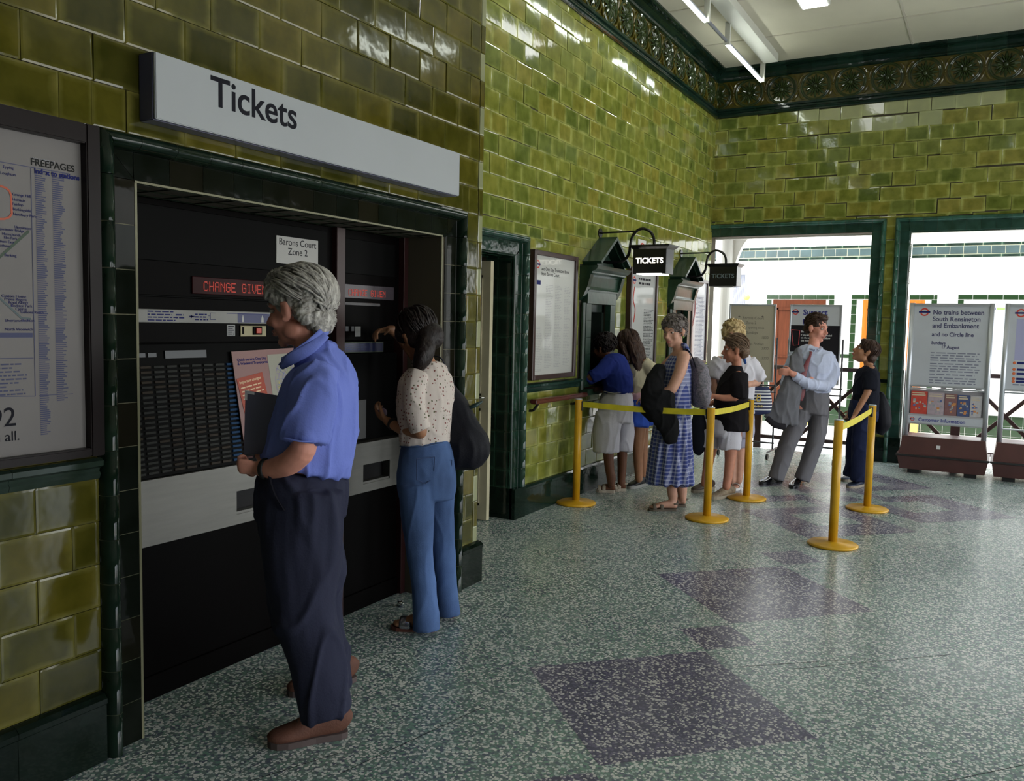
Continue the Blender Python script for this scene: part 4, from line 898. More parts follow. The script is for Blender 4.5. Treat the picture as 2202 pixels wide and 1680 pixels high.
# ---- customer information stands
def stand(x0, label, first=True):
    Y = 10.66; t = thing('information_stand', label, 'information stand', (x0+.40,Y,0)); fr = Fr((0,Y-.12,0),(1,0,0),(0,0,1)); x1 = x0+.80
    bm = bmesh.new(); zz = [(.045,-.010,.0,.30),(.12,-.055,.0,.33),(.195,-.055,.0,.335)]
    def ringr(dx, dy, z): return [bm.verts.new((a,b,z)) for a,b in ((x0-dx,Y-dy),(x1+dx,Y-dy),(x1+dx,Y+dy),(x0-dx,Y+dy))]
    L = [ringr(.02,.27,.05), ringr(.045,.30,.19), ringr(.06,.31,.195), ringr(.06,.31,.215), ringr(.035,.27,.22), ringr(.01,.20,.41), ringr(-.03,.16,.415)]
    for P_, Q_ in zip(L, L[1:]):
        for j in range(4): bm.faces.new((P_[j],P_[(j+1)%4],Q_[(j+1)%4],Q_[j]))
    bm.faces.new(L[0][::-1]); bm.faces.new(L[-1]); finish('plinth', bm, M_maroon, t)
    bm = bmesh.new()
    box(bm, Fr((0,Y-.312,0),(1,0,0),(0,0,1)), x0-.062,.196,x1+.062,.216,-.005,.004); finish('bumper_strip', bm, M_rubber, t)
    for x in (x0+.12, x1-.12):
        bm = bmesh.new(); wbox(bm, x-.06,Y-.22,.0,x+.06,Y+.22,.05); finish('foot', bm, M_rubber, t)
    bm = bmesh.new(); q = Fr((0,Y-.245,.31),(1,0,0),(0,.30,1)); box(bm, q, x0+.34,-.02,x0+.38,.02,0,.004); finish('small_sticker', bm, mat('sticker_white',(.6,.6,.6),.5), t)
    for x in (x0+.01, x1-.01): bm = bmesh.new(); tube(bm, [V((x,Y-.12,.40)),V((x,Y-.12,1.90))], .027, (1,0,0), 16, 1, False); finish('pole', bm, M_alu, t, True)
    bm = bmesh.new(); 
    for z0_, z1_ in ((1.865,1.895),(.965,.985),(.94,.955),(.545,.56)): box(bm, fr, x0+.03,z0_,x1-.03,z1_,-.02,.02)
    finish('cross_rail', bm, M_alu, t)
    bm = bmesh.new(); box(bm, fr, x0+.03,.985,x1-.03,1.865,-.012,.006); ps = finish('poster_panel', bm, mat('poster_white',(.50,.52,.56),.4,var=.04,vscale=4), t)
    roundel(fr, x0+.135, 1.80, .045, .0068, ps)
    bt_ = mat('dark_letter',(.05,.05,.13),.5)
    if first:
        for s, z, sz in (('No trains between',1.775,.071),('South Kensington',1.702,.071),('and Embankment',1.629,.071),('and no Circle line',1.535,.062),('Sundays',1.445,.048),('17 August',1.400,.048)):
            text('lettering', s, fr, x0+.22+(.10 if s[0]=='1' else 0), z, sz, bt_, ps, d=.0066, ext=.0002, bold=.0014, sxx=.92)
        bm = bmesh.new(); 
        for z_, n_ in ((1.345,4),(1.225,4),(1.105,1),(1.068,3)): words(bm, fr, x0+.22, z_, x0+.735, n_, .0275, .055, .42, .0068, 0, int(z_*100), .15)
        finish('small_print', bm, mat('mid_print',(.20,.21,.28),.6), ps)
        bm = bmesh.new(); box(bm, fr, x0+.03,.64,x1-.03,.935,-.03,-.02); box(bm, fr, x0+.03,.64,x1-.03,.66,-.03,.02); lb = finish('leaflet_tray', bm, mat('tray_grey',(.40,.38,.40),.4), t)
        bm = bmesh.new(); box(bm, fr, x0+.03,.560,x1-.03,.64,-.02,.018); sg = finish('name_strip', bm, MATS['poster_white'], t)
        text('lettering', 'Customer Information', fr, x0+.135, .580, .055, mat('navy_letter2',(.05,.06,.26),.5), sg, d=.0185, ext=.0002, bold=.0012, sxx=.93); roundel(fr, x0+.075, .600, .022, .0185, sg)
    else:
        bm = bmesh.new(); box(bm, fr, x0+.10,1.30,x1-.1,1.74,.006,.0065); finish('lilac_block', bm, mat('lilac',(.38,.38,.58),.5), ps)
        for z in (1.27,1.20,1.155,1.10,1.07):
            bm = bmesh.new(); ell(bm, fr.p(x0+.105,z,.007), (.016,.002,.016), None, 12); finish('red_dot', bm, mat('orange_dot',(.65,.15,.05),.5), ps)
            bm = bmesh.new(); box(bm, fr, x0+.13,z-.012,x1-.12,z+.012,.006,.0068); finish('blue_bar', bm, M_blue, ps)
        bm = bmesh.new(); words(bm, fr, x0+.10,1.03,x1-.12,1,.03,.05,.5,.0068,0,3); finish('small_print', bm, MATS['mid_print'], ps)
    return fr
XS = aty(1958,700,10.54).x
frs = stand(XS, 'information stand with No trains between poster and leaflets, on a maroon plinth')
stand(XS+.925, 'information stand with lilac poster on a maroon plinth, cut by the right edge', False)
for i, (nm, a0, a1, c, lb) in enumerate((('a',.05,.215,(.55,.07,.05),'red leaflet, first from the left in the information stand tray'),('b',.22,.385,(.42,.34,.38),'pale lilac leaflet, second from the left in the stand tray'),('c',.39,.51,(.24,.12,.12),'brown photo leaflet in the middle of the stand tray'),('d',.515,.635,(.07,.09,.20),'dark blue leaflet right of the middle of the stand tray'),('e',.64,.75,(.50,.48,.50),'white and orange leaflet at the right of the stand tray'))):
    t = thing('leaflet', lb, 'leaflet', frs.p(XS+(a0+a1)/2,.66,0), 0, 'leaflets in the information stand tray')
    h1 = .915-.012*i*.5
    bm = bmesh.new(); box(bm, frs, XS+a0,.661,XS+a1,h1,-.005,.004); s = finish('cover', bm, mat('leaflet_'+nm, c, .4, var=.1, vscale=30), t)
    rnd = random.Random(i); bm = bmesh.new(); cs = [mat('lf_cream',(.6,.5,.35),.5),mat('lf_blue',(.10,.14,.35),.5),mat('lf_orange',(.6,.25,.08),.5),mat('lf_grey',(.3,.33,.35),.5)]
    for j in range(14): x = XS+a0+.01+rnd.random()*(a1-a0-.04); z = .675+rnd.random()*.13; quad(bm, frs, x,z,x+.008+rnd.random()*.022,z+.006+rnd.random()*.02,.0044+j*.00005,rnd.randrange(4))
    quad(bm, frs, XS+a0+.01,h1-.05,XS+a1-.02,h1-.035,.0046,0); quad(bm, frs, XS+a0+.01,h1-.025,XS+a1-.03,h1-.015,.0046,0)
    finish('cover_print', bm, cs, s)
# ---- lattice fence on the platform side
YF = 11.42; frf = Fr((0,YF,0),(1,0,0),(0,0,1))
t = thing('lattice_fence', 'dark brown steel lattice fence along the platform side of both openings', 'fence', (-.9,YF,0))
bm = bmesh.new(); box(bm, frf, -3.25,1.055,3.9,1.105,-.03,.03); finish('top_rail', bm, M_brown, t)
bm = bmesh.new(); box(bm, frf, -3.25,.13,3.9,.175,-.02,.02); finish('bottom_rail', bm, M_brown, t)
for x in (-2.69,-.90,-.36,.95,2.0,3.0): bm = bmesh.new(); w_ = .05 if x > -.8 else .045; box(bm, frf, x-w_,0,x+w_,1.055,-.04,.04); finish('post', bm, M_brown, t)
x = -2.69
for k in range(7):
    c = -2.69 + k*.945
    for s_ in (-1,1):
        bm = bmesh.new(); a = V((c-s_*.43,.175)); b = V((c+s_*.43,1.055)); d_ = (b-a).normalized(); n_ = V((-d_.y,d_.x))*.022
        vs = [bm.verts.new(frf.p(*q, dd)) for dd in (-.012+s_*.013,.012+s_*.013) for q in (a-n_,b-n_,b+n_,a+n_)]
        for f in ((0,1,2,3),(4,5,6,7),(0,1,5,4),(1,2,6,5),(2,3,7,6),(3,0,4,7)): bm.faces.new([vs[i] for i in f])
        finish('brace', bm, M_brown, t)
# ---- platform things
x0_, z0_ = pp(1610,640); t = thing('wall_lamp', 'small yellow lamp on the white platform wall', 'lamp', (x0_,14.7,z0_))
bm = bmesh.new(); ell(bm, (x0_,14.62,z0_), (.055,.06,.055)); finish('lamp_shade', bm, mat('lamp_yellow',(.75,.60,.12),.5), t); bm = bmesh.new(); tube(bm, [V((x0_-.25,14.74,z0_+.16)),V((x0_,14.66,z0_))], .008, (0,1,0), 6, 1); finish('arm', bm, M_grey, t)
xa, za = pp(1566,592); xb, _ = pp(1607,592); t = thing('shutter_cabinet', 'tall pale grey ribbed shutter beside the white column', 'shutter', ((xa+xb)/2,14.6,0))
bm = bmesh.new(); n = 22
for i in range(n): a = xa+(xb-xa)*i/n; box(bm, FP, a+.002,0,a+(xb-xa)/n-.004,za,.02,.10)
box(bm, FP, xa,0,xb,za,.01,.075); finish('slats', bm, mat('shutter_grey',(.38,.40,.50),.5), t); bm = bmesh.new(); box(bm, FP, xa,za,xb,za+.15,.01,.16); finish('head_box', bm, mat('shutter_head',(.6,.6,.6),.5), t)
t = thing('timetable_board', 'white timetable board with blue and green headings on the platform wall', 'notice board', (1.3,14.7,.7))
bm = bmesh.new(); box(bm, FP, -.44,.62,3.1,2.07,.012,.02); bs = finish('board', bm, mat('board_w',(.8,.8,.8),.5), t)
za = pp(2130,664)
bm = bmesh.new(); quad(bm, FP, za[0],za[1]-.02,za[0]+.07,za[1]+.02,.021); finish('blue_heading', bm, M_blue, bs)
bm = bmesh.new(); quad(bm, FP, za[0]+.08,za[1]-.02,za[0]+.45,za[1]+.02,.021); finish('green_heading', bm, mat('green_print',(.25,.42,.12),.5), bs)
bm = bmesh.new(); words(bm, FP, za[0]+.0,1.7,za[0]+.4,4,.12,.04,.1,.021,0,3,.7); finish('print', bm, M_grey, bs)
# crumpled foil on the floor by the machines
t = thing('crumpled_foil', 'scrap of crumpled silver foil on the floor by the narrow machine', 'litter', (-2.79,3.72,0))
bm = bmesh.new(); ell(bm, (-2.79,3.72,.012), (.022,.018,.014), None, 10)
for v in bm.verts: v.co += V([random.uniform(-.004,.004) for _ in range(3)])
finish('foil', bm, M_chrome, t)
# ================================================================== people: helpers
DG = lambda: bpy.context.evaluated_depsgraph_get()
def remesh(bm, vox, smooth=4, fac=.5):
    me = bpy.data.meshes.new('r'); bmesh.ops.triangulate(bm, faces=bm.faces[:]); bmesh.ops.recalc_face_normals(bm, faces=bm.faces[:]); bm.to_mesh(me); bm.free()
    o = bpy.data.objects.new('r', me); COL.objects.link(o)
    r = o.modifiers.new('r','REMESH'); r.mode = 'VOXEL'; r.voxel_size = vox
    if smooth: s = o.modifiers.new('s','SMOOTH'); s.iterations = smooth; s.factor = fac
    bpy.context.view_layer.update()
    m2 = bpy.data.meshes.new_from_object(o.evaluated_get(DG())); bpy.data.objects.remove(o); bpy.data.meshes.remove(me)
    return m2
def link(name, me, m, parent):
    me.name = name; me.materials.clear(); me.materials.append(m)
    for p in me.polygons: p.use_smooth = True
    o = bpy.data.objects.new(name, me); COL.objects.link(o); o.parent = parent; o.matrix_parent_inverse = wm(parent).inverted(); return o
def displace(me, fn):
    me.update(); ns = [v.normal.copy() for v in me.vertices]
    for v, n in zip(me.vertices, ns): v.co = v.co + n*fn(v.co, n)
def folds(amp, s=(9,9,3), seed=0, amp2=.0, s2=(30,30,12), prm=None):
    off = V((seed*7.3, seed*3.1, seed*1.7))
    def f(p, n):
        a = noise.noise(V((p.x*s[0],p.y*s[1],p.z*s[2]))+off); r = (1-abs(a)*2.4)*.5 + max(0,1-abs(a)*6)*.7
        q = amp*r + (amp2*noise.noise(V((p.x*s2[0],p.y*s2[1],p.z*s2[2]))+off) if amp2 else 0)
        if prm: q *= prm(p)
        return q
    return f
def frame3(f, up=(0,0,1)):
    f = V(f).normalized(); l = V(up).cross(f).normalized(); u = f.cross(l)
    return Matrix((l, f, u)).transposed()          # columns: left, forward, up
def head_bm(bm, c, R, s=1, fem=False):
    T = lambda x,y,z: V(c) + R @ (V((x,y,z))*s)
    def E_(p, r, n=18): ell(bm, T(*p), [q*s for q in r], R, n)
    E_((0,-.014,.036),(.073,.093,.084)); E_((0,.028,-.026),(.060,.060,.080)); E_((0,.026,-.070),(.048,.052,.040)); E_((0,.066,-.096),(.020,.018,.017))
    for k in (-1,1):
        E_((k*.036,.056,-.028),(.024,.024,.028)); E_((k*.050,.000,-.062),(.014,.032,.030))
        E_((k*.078,-.006,-.006),(.010,.020,.033)); E_((k*.086,-.014,.004),(.0075,.011,.026)); E_((k*.084,-.004,.020),(.0075,.015,.009)); E_((k*.080,.002,-.028),(.008,.009,.012)); E_((k*.010,.098,-.033),(.009,.010,.008),10)
    tube(bm, [T(-.036,.076,.026),T(0,.087,.022),T(.036,.076,.026)], [.010*s,.011*s,.010*s], R @ V((0,0,1)), 8)
    tube(bm, [T(0,.085,.018),T(0,.097,-.006),T(0,.110,-.027)], [.008*s,.009*s,.012*s], R @ V((1,0,0)), 10)
    tube(bm, [T(-.022,.082,-.058),T(0,.094,-.056),T(.022,.082,-.058)], [.005*s,.007*s,.005*s], R @ V((0,0,1)), 8)
    tube(bm, [T(-.020,.081,-.066),T(0,.092,-.068),T(.020,.081,-.066)], [.005*s,.0075*s,.005*s], R @ V((0,0,1)), 8)
def head_post(me, c, R, s=1):
    Ri = R.transposed(); c = V(c)
    for v in me.vertices:
        q = Ri @ (v.co - c) / s
        if q.y > .03 and abs(q.z) < .06:
            for k in (-1,1):
                d = ((q.x-k*.031)**2 + (q.z-.006)**2)**.5
                if d < .026: v.co -= (R @ V((0,1,0)))*s*.0085*math.exp(-(d/.013)**2)
M_eye = mat('eye_white', (.55,.52,.48), .2); M_iris = mat('iris_dark', (.03,.02,.015), .1)
def face_parts(t, c, R, s, brow, lip, body):
    T = lambda x,y,z: V(c) + R @ (V((x,y,z))*s)
    for k in (-1,1):
        bm = bmesh.new(); ell(bm, T(k*.031,.0735,.007), (.0115*s,.0095*s,.0075*s), R, 12); e = finish('eye', bm, M_eye, t)
        bm = bmesh.new(); ell(bm, T(k*.031,.0805,.007), (.0055*s,.003*s,.0055*s), R, 10); finish('iris', bm, M_iris, e)
        bm = bmesh.new(); tube(bm, [T(k*.016,.090,.026),T(k*.032,.086,.031),T(k*.047,.074,.026)], [(.003*s,.003*s),(.0035*s,.0045*s),(.002*s,.002*s)], R @ V((0,1,0)), 6); finish('eyebrow', bm, brow, t)
    bm = bmesh.new()
    tube(bm, [T(-.021,.0845,-.0605),T(0,.1005,-.0575),T(.021,.0845,-.0605)], [.003*s,.0042*s,.003*s], R @ V((0,0,1)), 6)
    tube(bm, [T(-.018,.0840,-.066),T(0,.0990,-.0680),T(.018,.0840,-.066)], [.003*s,.0045*s,.003*s], R @ V((0,0,1)), 6); finish('lips', bm, lip, t)
def hair(t, c, R, s, m, cap=((0,-.026,.048),(.083,.094,.088)), n=120, length=.16, flow='back', lift=.004, rad=.0075, seed=1, drop=0, amp=.004, zmin=-.9, vox=.007, extra=None, name='hair', ear=False):
    T = lambda p: V(c) + R @ (V(p)*s)
    (cx,cy,cz),(rx,ry,rz) = cap; rnd = random.Random(seed); bm = bmesh.new()
    ell(bm, T((cx,cy,cz)), (rx*s,ry*s,rz*s), R, 24)
    if extra: extra(bm, T, R, s)
    me = remesh(bm, vox*s, 2)
    off = V((seed*3.3,1,2))
    def strand(p_, n_):
        q = R.transposed()@(p_-V(c)); w_ = noise.noise(q*14+off)*.9
        if flow == 'curl': k = V((q.x*46+w_*2, q.y*46, q.z*46))
        elif flow == 'down': k = V((q.x*85+w_, q.y*85+w_, q.z*9))
        else: k = V((q.x*40+w_, (q.z+.45*q.y)*88+w_*3, (q.y-.45*q.z)*14))
        return amp*1.5*(1-abs(noise.noise(k+off))*3.2)
    displace(me, strand)
    cap_me = me
    bm = bmesh.new(); bm.from_mesh(cap_me); bpy.data.meshes.remove(cap_me)
    for i in range(n):
        th = rnd.uniform(0,2*pi); ph = math.acos(rnd.uniform(zmin,1)); q = V((sin(ph)*cos(th), sin(ph)*sin(th), cos(ph)))
        if q.y > .55 and q.z < .35: continue
        if ear and abs(q.x) > .5 and q.z < .25 and q.y > -.55: continue
        pts = []; L = length*(.6+.6*rnd.random())/6; h = lift*rnd.uniform(.4,1.6); w0 = rnd.uniform(-.5,.5); P_ = V((q.x*rx,q.y*ry,q.z*rz)); ok = True
        for k in range(6):
            if ear and abs(P_.x) > .05 and P_.y+cy > -.055 and P_.z+cz < .030: break
            pts.append(T(P_*(1+h/.09) + V((cx,cy,cz))))
            u_ = V((P_.x/rx,P_.y/ry,P_.z/rz)).normalized()
            f_ = {'back':V((w0*.4,-1,-.55-.4*k/6)),'down':V((P_.x*2+w0*.3,-.15,-1)),'side':V((-1+w0,-.5,-.35)),'curl':V((sin(k*1.6+w0*6),cos(k*1.6+w0*6),-.5))}[flow]
            f_ = f_ + V((w0*sin(k*1.2)*.7,0,w0*cos(k)*.5)); f_ -= u_*f_.dot(u_); f_.normalize()
            P_ = P_ + f_*L; v_ = V((P_.x/rx,P_.y/ry,P_.z/rz)); P_ = P_/v_.length
            if drop and P_.z < 0: P_.z -= drop*.1
        if len(pts) < 3: continue
        tube(bm, pts, [(rad*s*a,rad*s*a*.55) for a in (.5,.9,1,.9,.7,.25)[:len(pts)-1]+(.25,)], R @ V((1,0,0)), 6, 2)
    bm.normal_update()
    return finish(name, bm, m, t, True)
def hand_bm(bm, w, d, n, side=1, curl=.5, s=1, thumb=.9, rf=.0082, spread=0):
    # w wrist, d towards the fingers, n palm normal (fingers curl this way), side +-1 = thumb side along d x n
    w = V(w); d = V(d).normalized(); n = V(n); n = (n - d*n.dot(d)).normalized(); l = d.cross(n)*side
    tube(bm, [w - d*.03*s, w+d*.012*s, w+d*.05*s, w+d*.085*s], [(.026*s,.021*s),(.028*s,.018*s),(.040*s,.0155*s),(.041*s,.0125*s)], l, 12, 3)
    for o_, L in ((.030,.068),(.0105,.077),(-.0095,.072),(-.029,.056)):
        p = w + d*.082*s + l*o_*s*(1); dd = (d + l*o_*spread*8).normalized(); a = 0; pts = [p - d*.02*s, p]
        for seg, cu in ((.45,.8),(.30,1.1),(.25,.9)):
            a += curl*cu*(1+.12*(o_<0)); p = p + (dd*cos(a)+n*sin(a))*L*seg*s*1.15; pts.append(p)
        tube(bm, pts, [rf*s*1.1,rf*s*1.12,rf*s*1.02,rf*s*.95,rf*s*.8], l, 8, 2)
    b = w + d*.022*s + l*.024*s
    t1 = b + (d*.55+l*.75+n*.35*thumb).normalized()*.040*s; t2 = t1 + (d*.8+l*.25+n*.5*thumb).normalized()*.032*s; t3 = t2 + (d*.85-l*.05+n*.5*thumb).normalized()*.024*s
    tube(bm, [b-l*.012*s, b, t1, t2, t3], [.012*s,.0125*s,.0105*s,.0095*s,.0078*s], n, 8, 2)
def shoe(t, heel, toe, m, sole_m, w=.047, h=.078, name='shoe', sole=.022, laces=None, low=1):
    heel = V(heel); toe = V(toe); a = (toe-heel); L = a.length; a.normalize(); sd = V((0,0,1)).cross(a).normalized(); z0 = heel.z
    bm = bmesh.new(); S = [(.0,.62,.75),(.06,.74,.95),(.18,.80,1.05),(.34,.80,1.02*low),(.50,.88,.82*low),(.66,.99,.62),(.82,1.0,.50),(.94,.80,.42),(1.0,.45,.32)]
    pts = [heel + a*L*t_ + V((0,0,sole*.5+h*hh/2)) for t_, ww, hh in S]; rr = [(w*ww, h*hh/2) for t_, ww, hh in S]
    tube(bm, pts, rr, sd, 20, 3, .35, power=.85)
    for v in bm.verts: v.co.z = max(v.co.z, z0+sole)
    o = finish(name, bm, m, t, True)
    bm = bmesh.new(); pts = []
    out = [(t_, ww) for t_, ww in ((-.015,.35),(.0,.62),(.08,.78),(.25,.80),(.42,.80),(.60,.98),(.78,1.06),(.92,.88),(.99,.55),(1.02,.25))]
    ring = [(t_, ww) for t_, ww in out] + [(t_, -ww) for t_, ww in out[::-1]]
    A = [bm.verts.new(heel + a*L*t_ + sd*w*ww + V((0,0,.001))) for t_, ww in ring]; B = [bm.verts.new(heel + a*L*t_ + sd*w*ww*1.05 + V((0,0,sole+.004))) for t_, ww in ring]
    for j in range(len(ring)): bm.faces.new((A[j],A[(j+1)%len(ring)],B[(j+1)%len(ring)],B[j]))
    bm.faces.new(A[::-1]); bm.faces.new(B); finish('sole', bm, sole_m, o)
    if laces:
        for k in range(3):
            t_ = .50+k*.07; hh = (.80,.71,.63)[k]; c = heel + a*L*t_ + V((0,0,sole*.5+h*hh*low*1.0))
            bm = bmesh.new(); tube(bm, [c - sd*w*.42 - V((0,0,.010)), c + V((0,0,.004)), c + sd*w*.42 - V((0,0,.010))], .0036, (0,0,1), 6); finish('lace', bm, laces, o)
    return o
def sandal(t, heel, toe, m, skin_z=.02, w=.042, straps=((.72,.055),(.88,.04)), name='sandal', back=False):
    heel = V(heel); toe = V(toe); a = (toe-heel); L = a.length; a.normalize(); sd = V((0,0,1)).cross(a).normalized()
    bm = bmesh.new(); out = [(-.01,.4),(.04,.68),(.2,.75),(.45,.78),(.65,1),(.85,.98),(.97,.6),(1.02,.2)]; ring = out + [(x,-y) for x,y in out[::-1]]
    A = [bm.verts.new(heel + a*L*x + sd*w*y + V((0,0,.001))) for x,y in ring]; B = [bm.verts.new(heel + a*L*x + sd*w*y + V((0,0,skin_z))) for x,y in ring]
    for j in range(len(ring)): bm.faces.new((A[j],A[(j+1)%len(ring)],B[(j+1)%len(ring)],B[j]))
    bm.faces.new(A[::-1]); bm.faces.new(B); o = finish(name, bm, m, t)
    for x, hh in straps:
        c = heel + a*L*x + V((0,0,skin_z))
        bm = bmesh.new(); tube(bm, [c+sd*w*1.02*cos(q)+V((0,0,hh*sin(q))) for q in [pi*i/8 for i in range(9)]], [(.003,.016)]*9, sd.cross(a), 8, 1)
        for v in bm.verts:
            pass
        finish('strap', bm, m, o, True)
    if back:
        c = heel + a*L*.12 + V((0,0,skin_z+.045)); bm = bmesh.new(); tube(bm, [c+sd*w*.72*cos(q)-a*.035*sin(q)*1.0 for q in [pi*i/8 for i in range(9)]], [(.006,.002)]*9, (0,0,1), 6, 1); finish('heel_strap', bm, m, o, True)
    return o
def foot_bm(bm, ankle, heel, toe, w=.036, up=.02):
    # bare foot inside a sandal
    heel = V(heel)+V((0,0,up)); toe = V(toe)+V((0,0,up)); a = (toe-heel).normalized(); L = (toe-heel).length; sd = V((0,0,1)).cross(a).normalized()
    tube(bm, [V(ankle)+V((0,0,.06)), V(ankle), heel+a*L*.22+V((0,0,.04))], [.034,.033,.034], sd, 12)
    tube(bm, [heel+a*.02*1+V((0,0,.026)), heel+a*L*.25+V((0,0,.036)), heel+a*L*.5+V((0,0,.032)), heel+a*L*.72+V((0,0,.020)), heel+a*L*.86+V((0,0,.013))], [(.026,.026),(.031,.034),(.034,.029),(.038,.019),(.036,.012)], sd, 14)
    for i, (o_, l_) in enumerate(((-.026,.94),(-.010,.95),(.006,.93),(.018,.90),(.029,.86))):
        tube(bm, [heel+a*L*.78+sd*o_+V((0,0,.012)), heel+a*L*l_+sd*o_*1.05+V((0,0,.010))], [.010,.0085], sd, 8, 1)
class Person:
    def __init__(s, name, label, d0, face, base, skin, seed=1, vox=.0075):
        s.d0 = d0; s.f = V(face).normalized(); s.R = frame3(s.f); s.L = s.R.col[0].copy(); s.seed = seed; s.vox = vox
        s.t = thing(name, label, 'person', base); s.skin = skin; s.bm = bmesh.new(); s.posts = []
    def P(s, x, y, dd=0): return atd(x, y, s.d0+dd)
    def limb(s, pts, rads, side=None, n=14, bm=None, cap=.8): tube(bm or s.bm, [s.P(*p) if not isinstance(p, V) else p for p in pts], rads, side or s.L, n, 4, cap)
    def head(s, c, fwd, up, sc=1): 
        s.hc = s.P(*c) if not isinstance(c, V) else c; f = V(fwd).normalized(); u = V(up); u = (u - f*u.dot(f)).normalized()
        s.HR = Matrix((u.cross(f)*1, f, u)).transposed(); s.HR = Matrix((V(f).cross(u)*-1, f, u)).transposed(); s.hs = sc = sc*1.09
        head_bm(s.bm, s.hc, s.HR, sc)
    def body(s, smooth=3):
        me = remesh(s.bm, s.vox, smooth, .4); head_post(me, s.hc, s.HR, s.hs); s.body_o = link('body', me, s.skin, s.t); return s.body_o
    def face_(s, brow, lip): face_parts(s.t, s.hc, s.HR, s.hs, brow, lip, None)
    def garment(s, name, tubes, m, fold=None, vox=None, smooth=2, side=None, cap=.06, parent=None, mut=None):
        bm = bmesh.new()
        for T_ in tubes: tube(bm, [s.P(*p) if not isinstance(p, V) else p for p in T_[0]], T_[1], T_[2] if len(T_) > 2 and T_[2] is not None else (side or s.L), 20, 4, cap)
        me = remesh(bm, vox or s.vox*1.15, smooth, .5)
        if mut: mut(me)
        if fold: displace(me, fold)
        return link(name, me, m, parent or s.t)
def skin(name, c, var=.1): return mat(name, c, .5, var=var, vscale=25, spec=.35)
def cloth(name, c, var=.06, vscale=14, rough=.85, b=.15, bs=140, **k): return mat(name, c, rough, var=var, vscale=vscale, bump=b, bscale=bs, spec=.15, sheen=.0, **k)
IL = V((-CR.x,-CR.y,0)).normalized(); AW = V((CF.x,CF.y,0)).normalized()      # towards the picture's left / away from the viewer
def dirv(deg, el=0): a = RD(deg); return (IL*cos(a) + AW*sin(a))*cos(RD(el)) + V((0,0,sin(RD(el))))  # 0 = left, 90 = away, -90 = towards
def onfloor(x, y): r = ray(x,y); return CP + r*(-CH/r.z)
# ================================================================== people
S_tan = skin('skin_tanned', (.50,.21,.13)); S_fair = skin('skin_fair', (.56,.30,.21)); S_brown = skin('skin_brown', (.16,.065,.035)); S_oliv = skin('skin_olive', (.36,.17,.09)); S_dark = skin('skin_dark', (.11,.045,.025))
S_red = skin('skin_ruddy', (.70,.31,.23))
L_lip = mat('lip_rose', (.36,.11,.09), .4); L_liph = mat('lip_brown', (.20,.06,.05), .4)
def hairm(name, c, c2=None, rough=.45): return mat(name, c, rough, col2=c2, vscale=60, stretch=(1,1,.35), bump=.4, bscale=160, spec=.3)
H_grey = hairm('hair_grey', (.17,.155,.14), (.62,.59,.54)); H_dark = hairm('hair_dark', (.008,.005,.005), (.018,.010,.009)); H_brown = hairm('hair_brown', (.030,.014,.010), (.07,.035,.022)); H_lbrown = hairm('hair_light_brown', (.10,.06,.035), (.22,.14,.09))
H_blond = hairm('hair_blond', (.38,.25,.10), (.72,.56,.30)); H_pepper = hairm('hair_pepper', (.035,.025,.022), (.26,.22,.20))
# ---------------------------------------------------------------- grey-haired man with the folder
d0 = 3.12; fb = onfloor(690,1560)
p = Person('person', 'grey-haired man in a blue short-sleeved shirt holding a dark folder', d0, dirv(12), fb, S_red, 1, .0062)
HF = dirv(18,-8)
p.head((640,668,.0), HF, (0,0,1), 1.04)
p.limb([(655,1010,0),(668,930,0),(685,850,0),(690,805,0),(690,780,0)], [(.14,.10),(.15,.11),(.15,.10),(.125,.075),(.08,.066)], n=20)
p.limb([(690,790,.0),(672,752,.0),(656,705,.0)], [.068,.063,.060])
# left arm (near): shoulder, elbow, wrist
p.limb([(690,812,-.12),(674,870,-.20),(656,945,-.215),(651,970,-.215)], [.040,.044,.045,.045])
p.limb([(651,970,-.215),(622,996,-.19),(585,1008,-.15),(560,1007,-.13)], [.045,.043,.036,.030])
wL = p.P(560,1007,-.13); hd = (IL+V((0,0,.08))).normalized()
hand_bm(p.bm, wL, hd, V((CF.x,CF.y,.5)), 1, 1.15, .84, 1.2)
p.limb([(700,800,.15),(650,880,.24),(640,960,.25)], [.052,.047,.042]); p.limb([(640,960,.25),(620,965,.19),(604,965,.10)], [.042,.036,.028])
hand_bm(p.bm, p.P(604,965,.10), IL-V((0,0,.2)), V((CF.x,CF.y,0))*-1, -1, 1.0, .8)
p.limb([(650,1090,-.09),(640,1200,-.09),(640,1300,-.11),(672,1430,-.13),(696,1520,-.14)], [.08,.075,.06,.05,.032]); p.limb([(660,1090,.10),(672,1300,.12),(700,1460,.16)], [.08,.065,.045])
p.body()
M_tr = cloth('navy_trousers', (.028,.030,.055), vscale=5)
hipz = p.P(650,1010).z
HS = lambda a: p.L*a
def legs(p, L1, r1, L2, r2, pel, rp, m, fold, name='trousers', vox=None): return p.garment(name, [(pel, rp), (L1, r1), (L2, r2)], m, fold, vox, 4, cap=.12)
legs(p, [(648,1060,-.085),(645,1180,-.09),(655,1310,-.12),(680,1430,-.14),(702,1536,-.145)], [(.105,.148),(.11,.142),(.095,.112),(.085,.094),(.085,.088)],
     [(655,1070,.09),(668,1200,.10),(685,1340,.14),(706,1440,.17),(716,1484,.18)], [(.105,.14),(.10,.125),(.09,.095),(.08,.085),(.078,.080)],
     [(654,1014,0),(651,1040,0),(648,1110,0)], [(.165,.142),(.185,.152),(.185,.145)], M_tr, folds(.013,(9,9,3.2),3,.003,(24,24,9)), vox=.008)
bm = bmesh.new(); tube(bm, [p.P(578,1018,-.17),p.P(590,1060,-.19),p.P(612,1098,-.20)], [(.002,.006)]*3, (0,0,1), 6); 
finish('pocket_seam', bm, M_ink, p.t, True)
M_shirt = cloth('blue_shirt', (.17,.22,.62), vscale=4, var=.05)
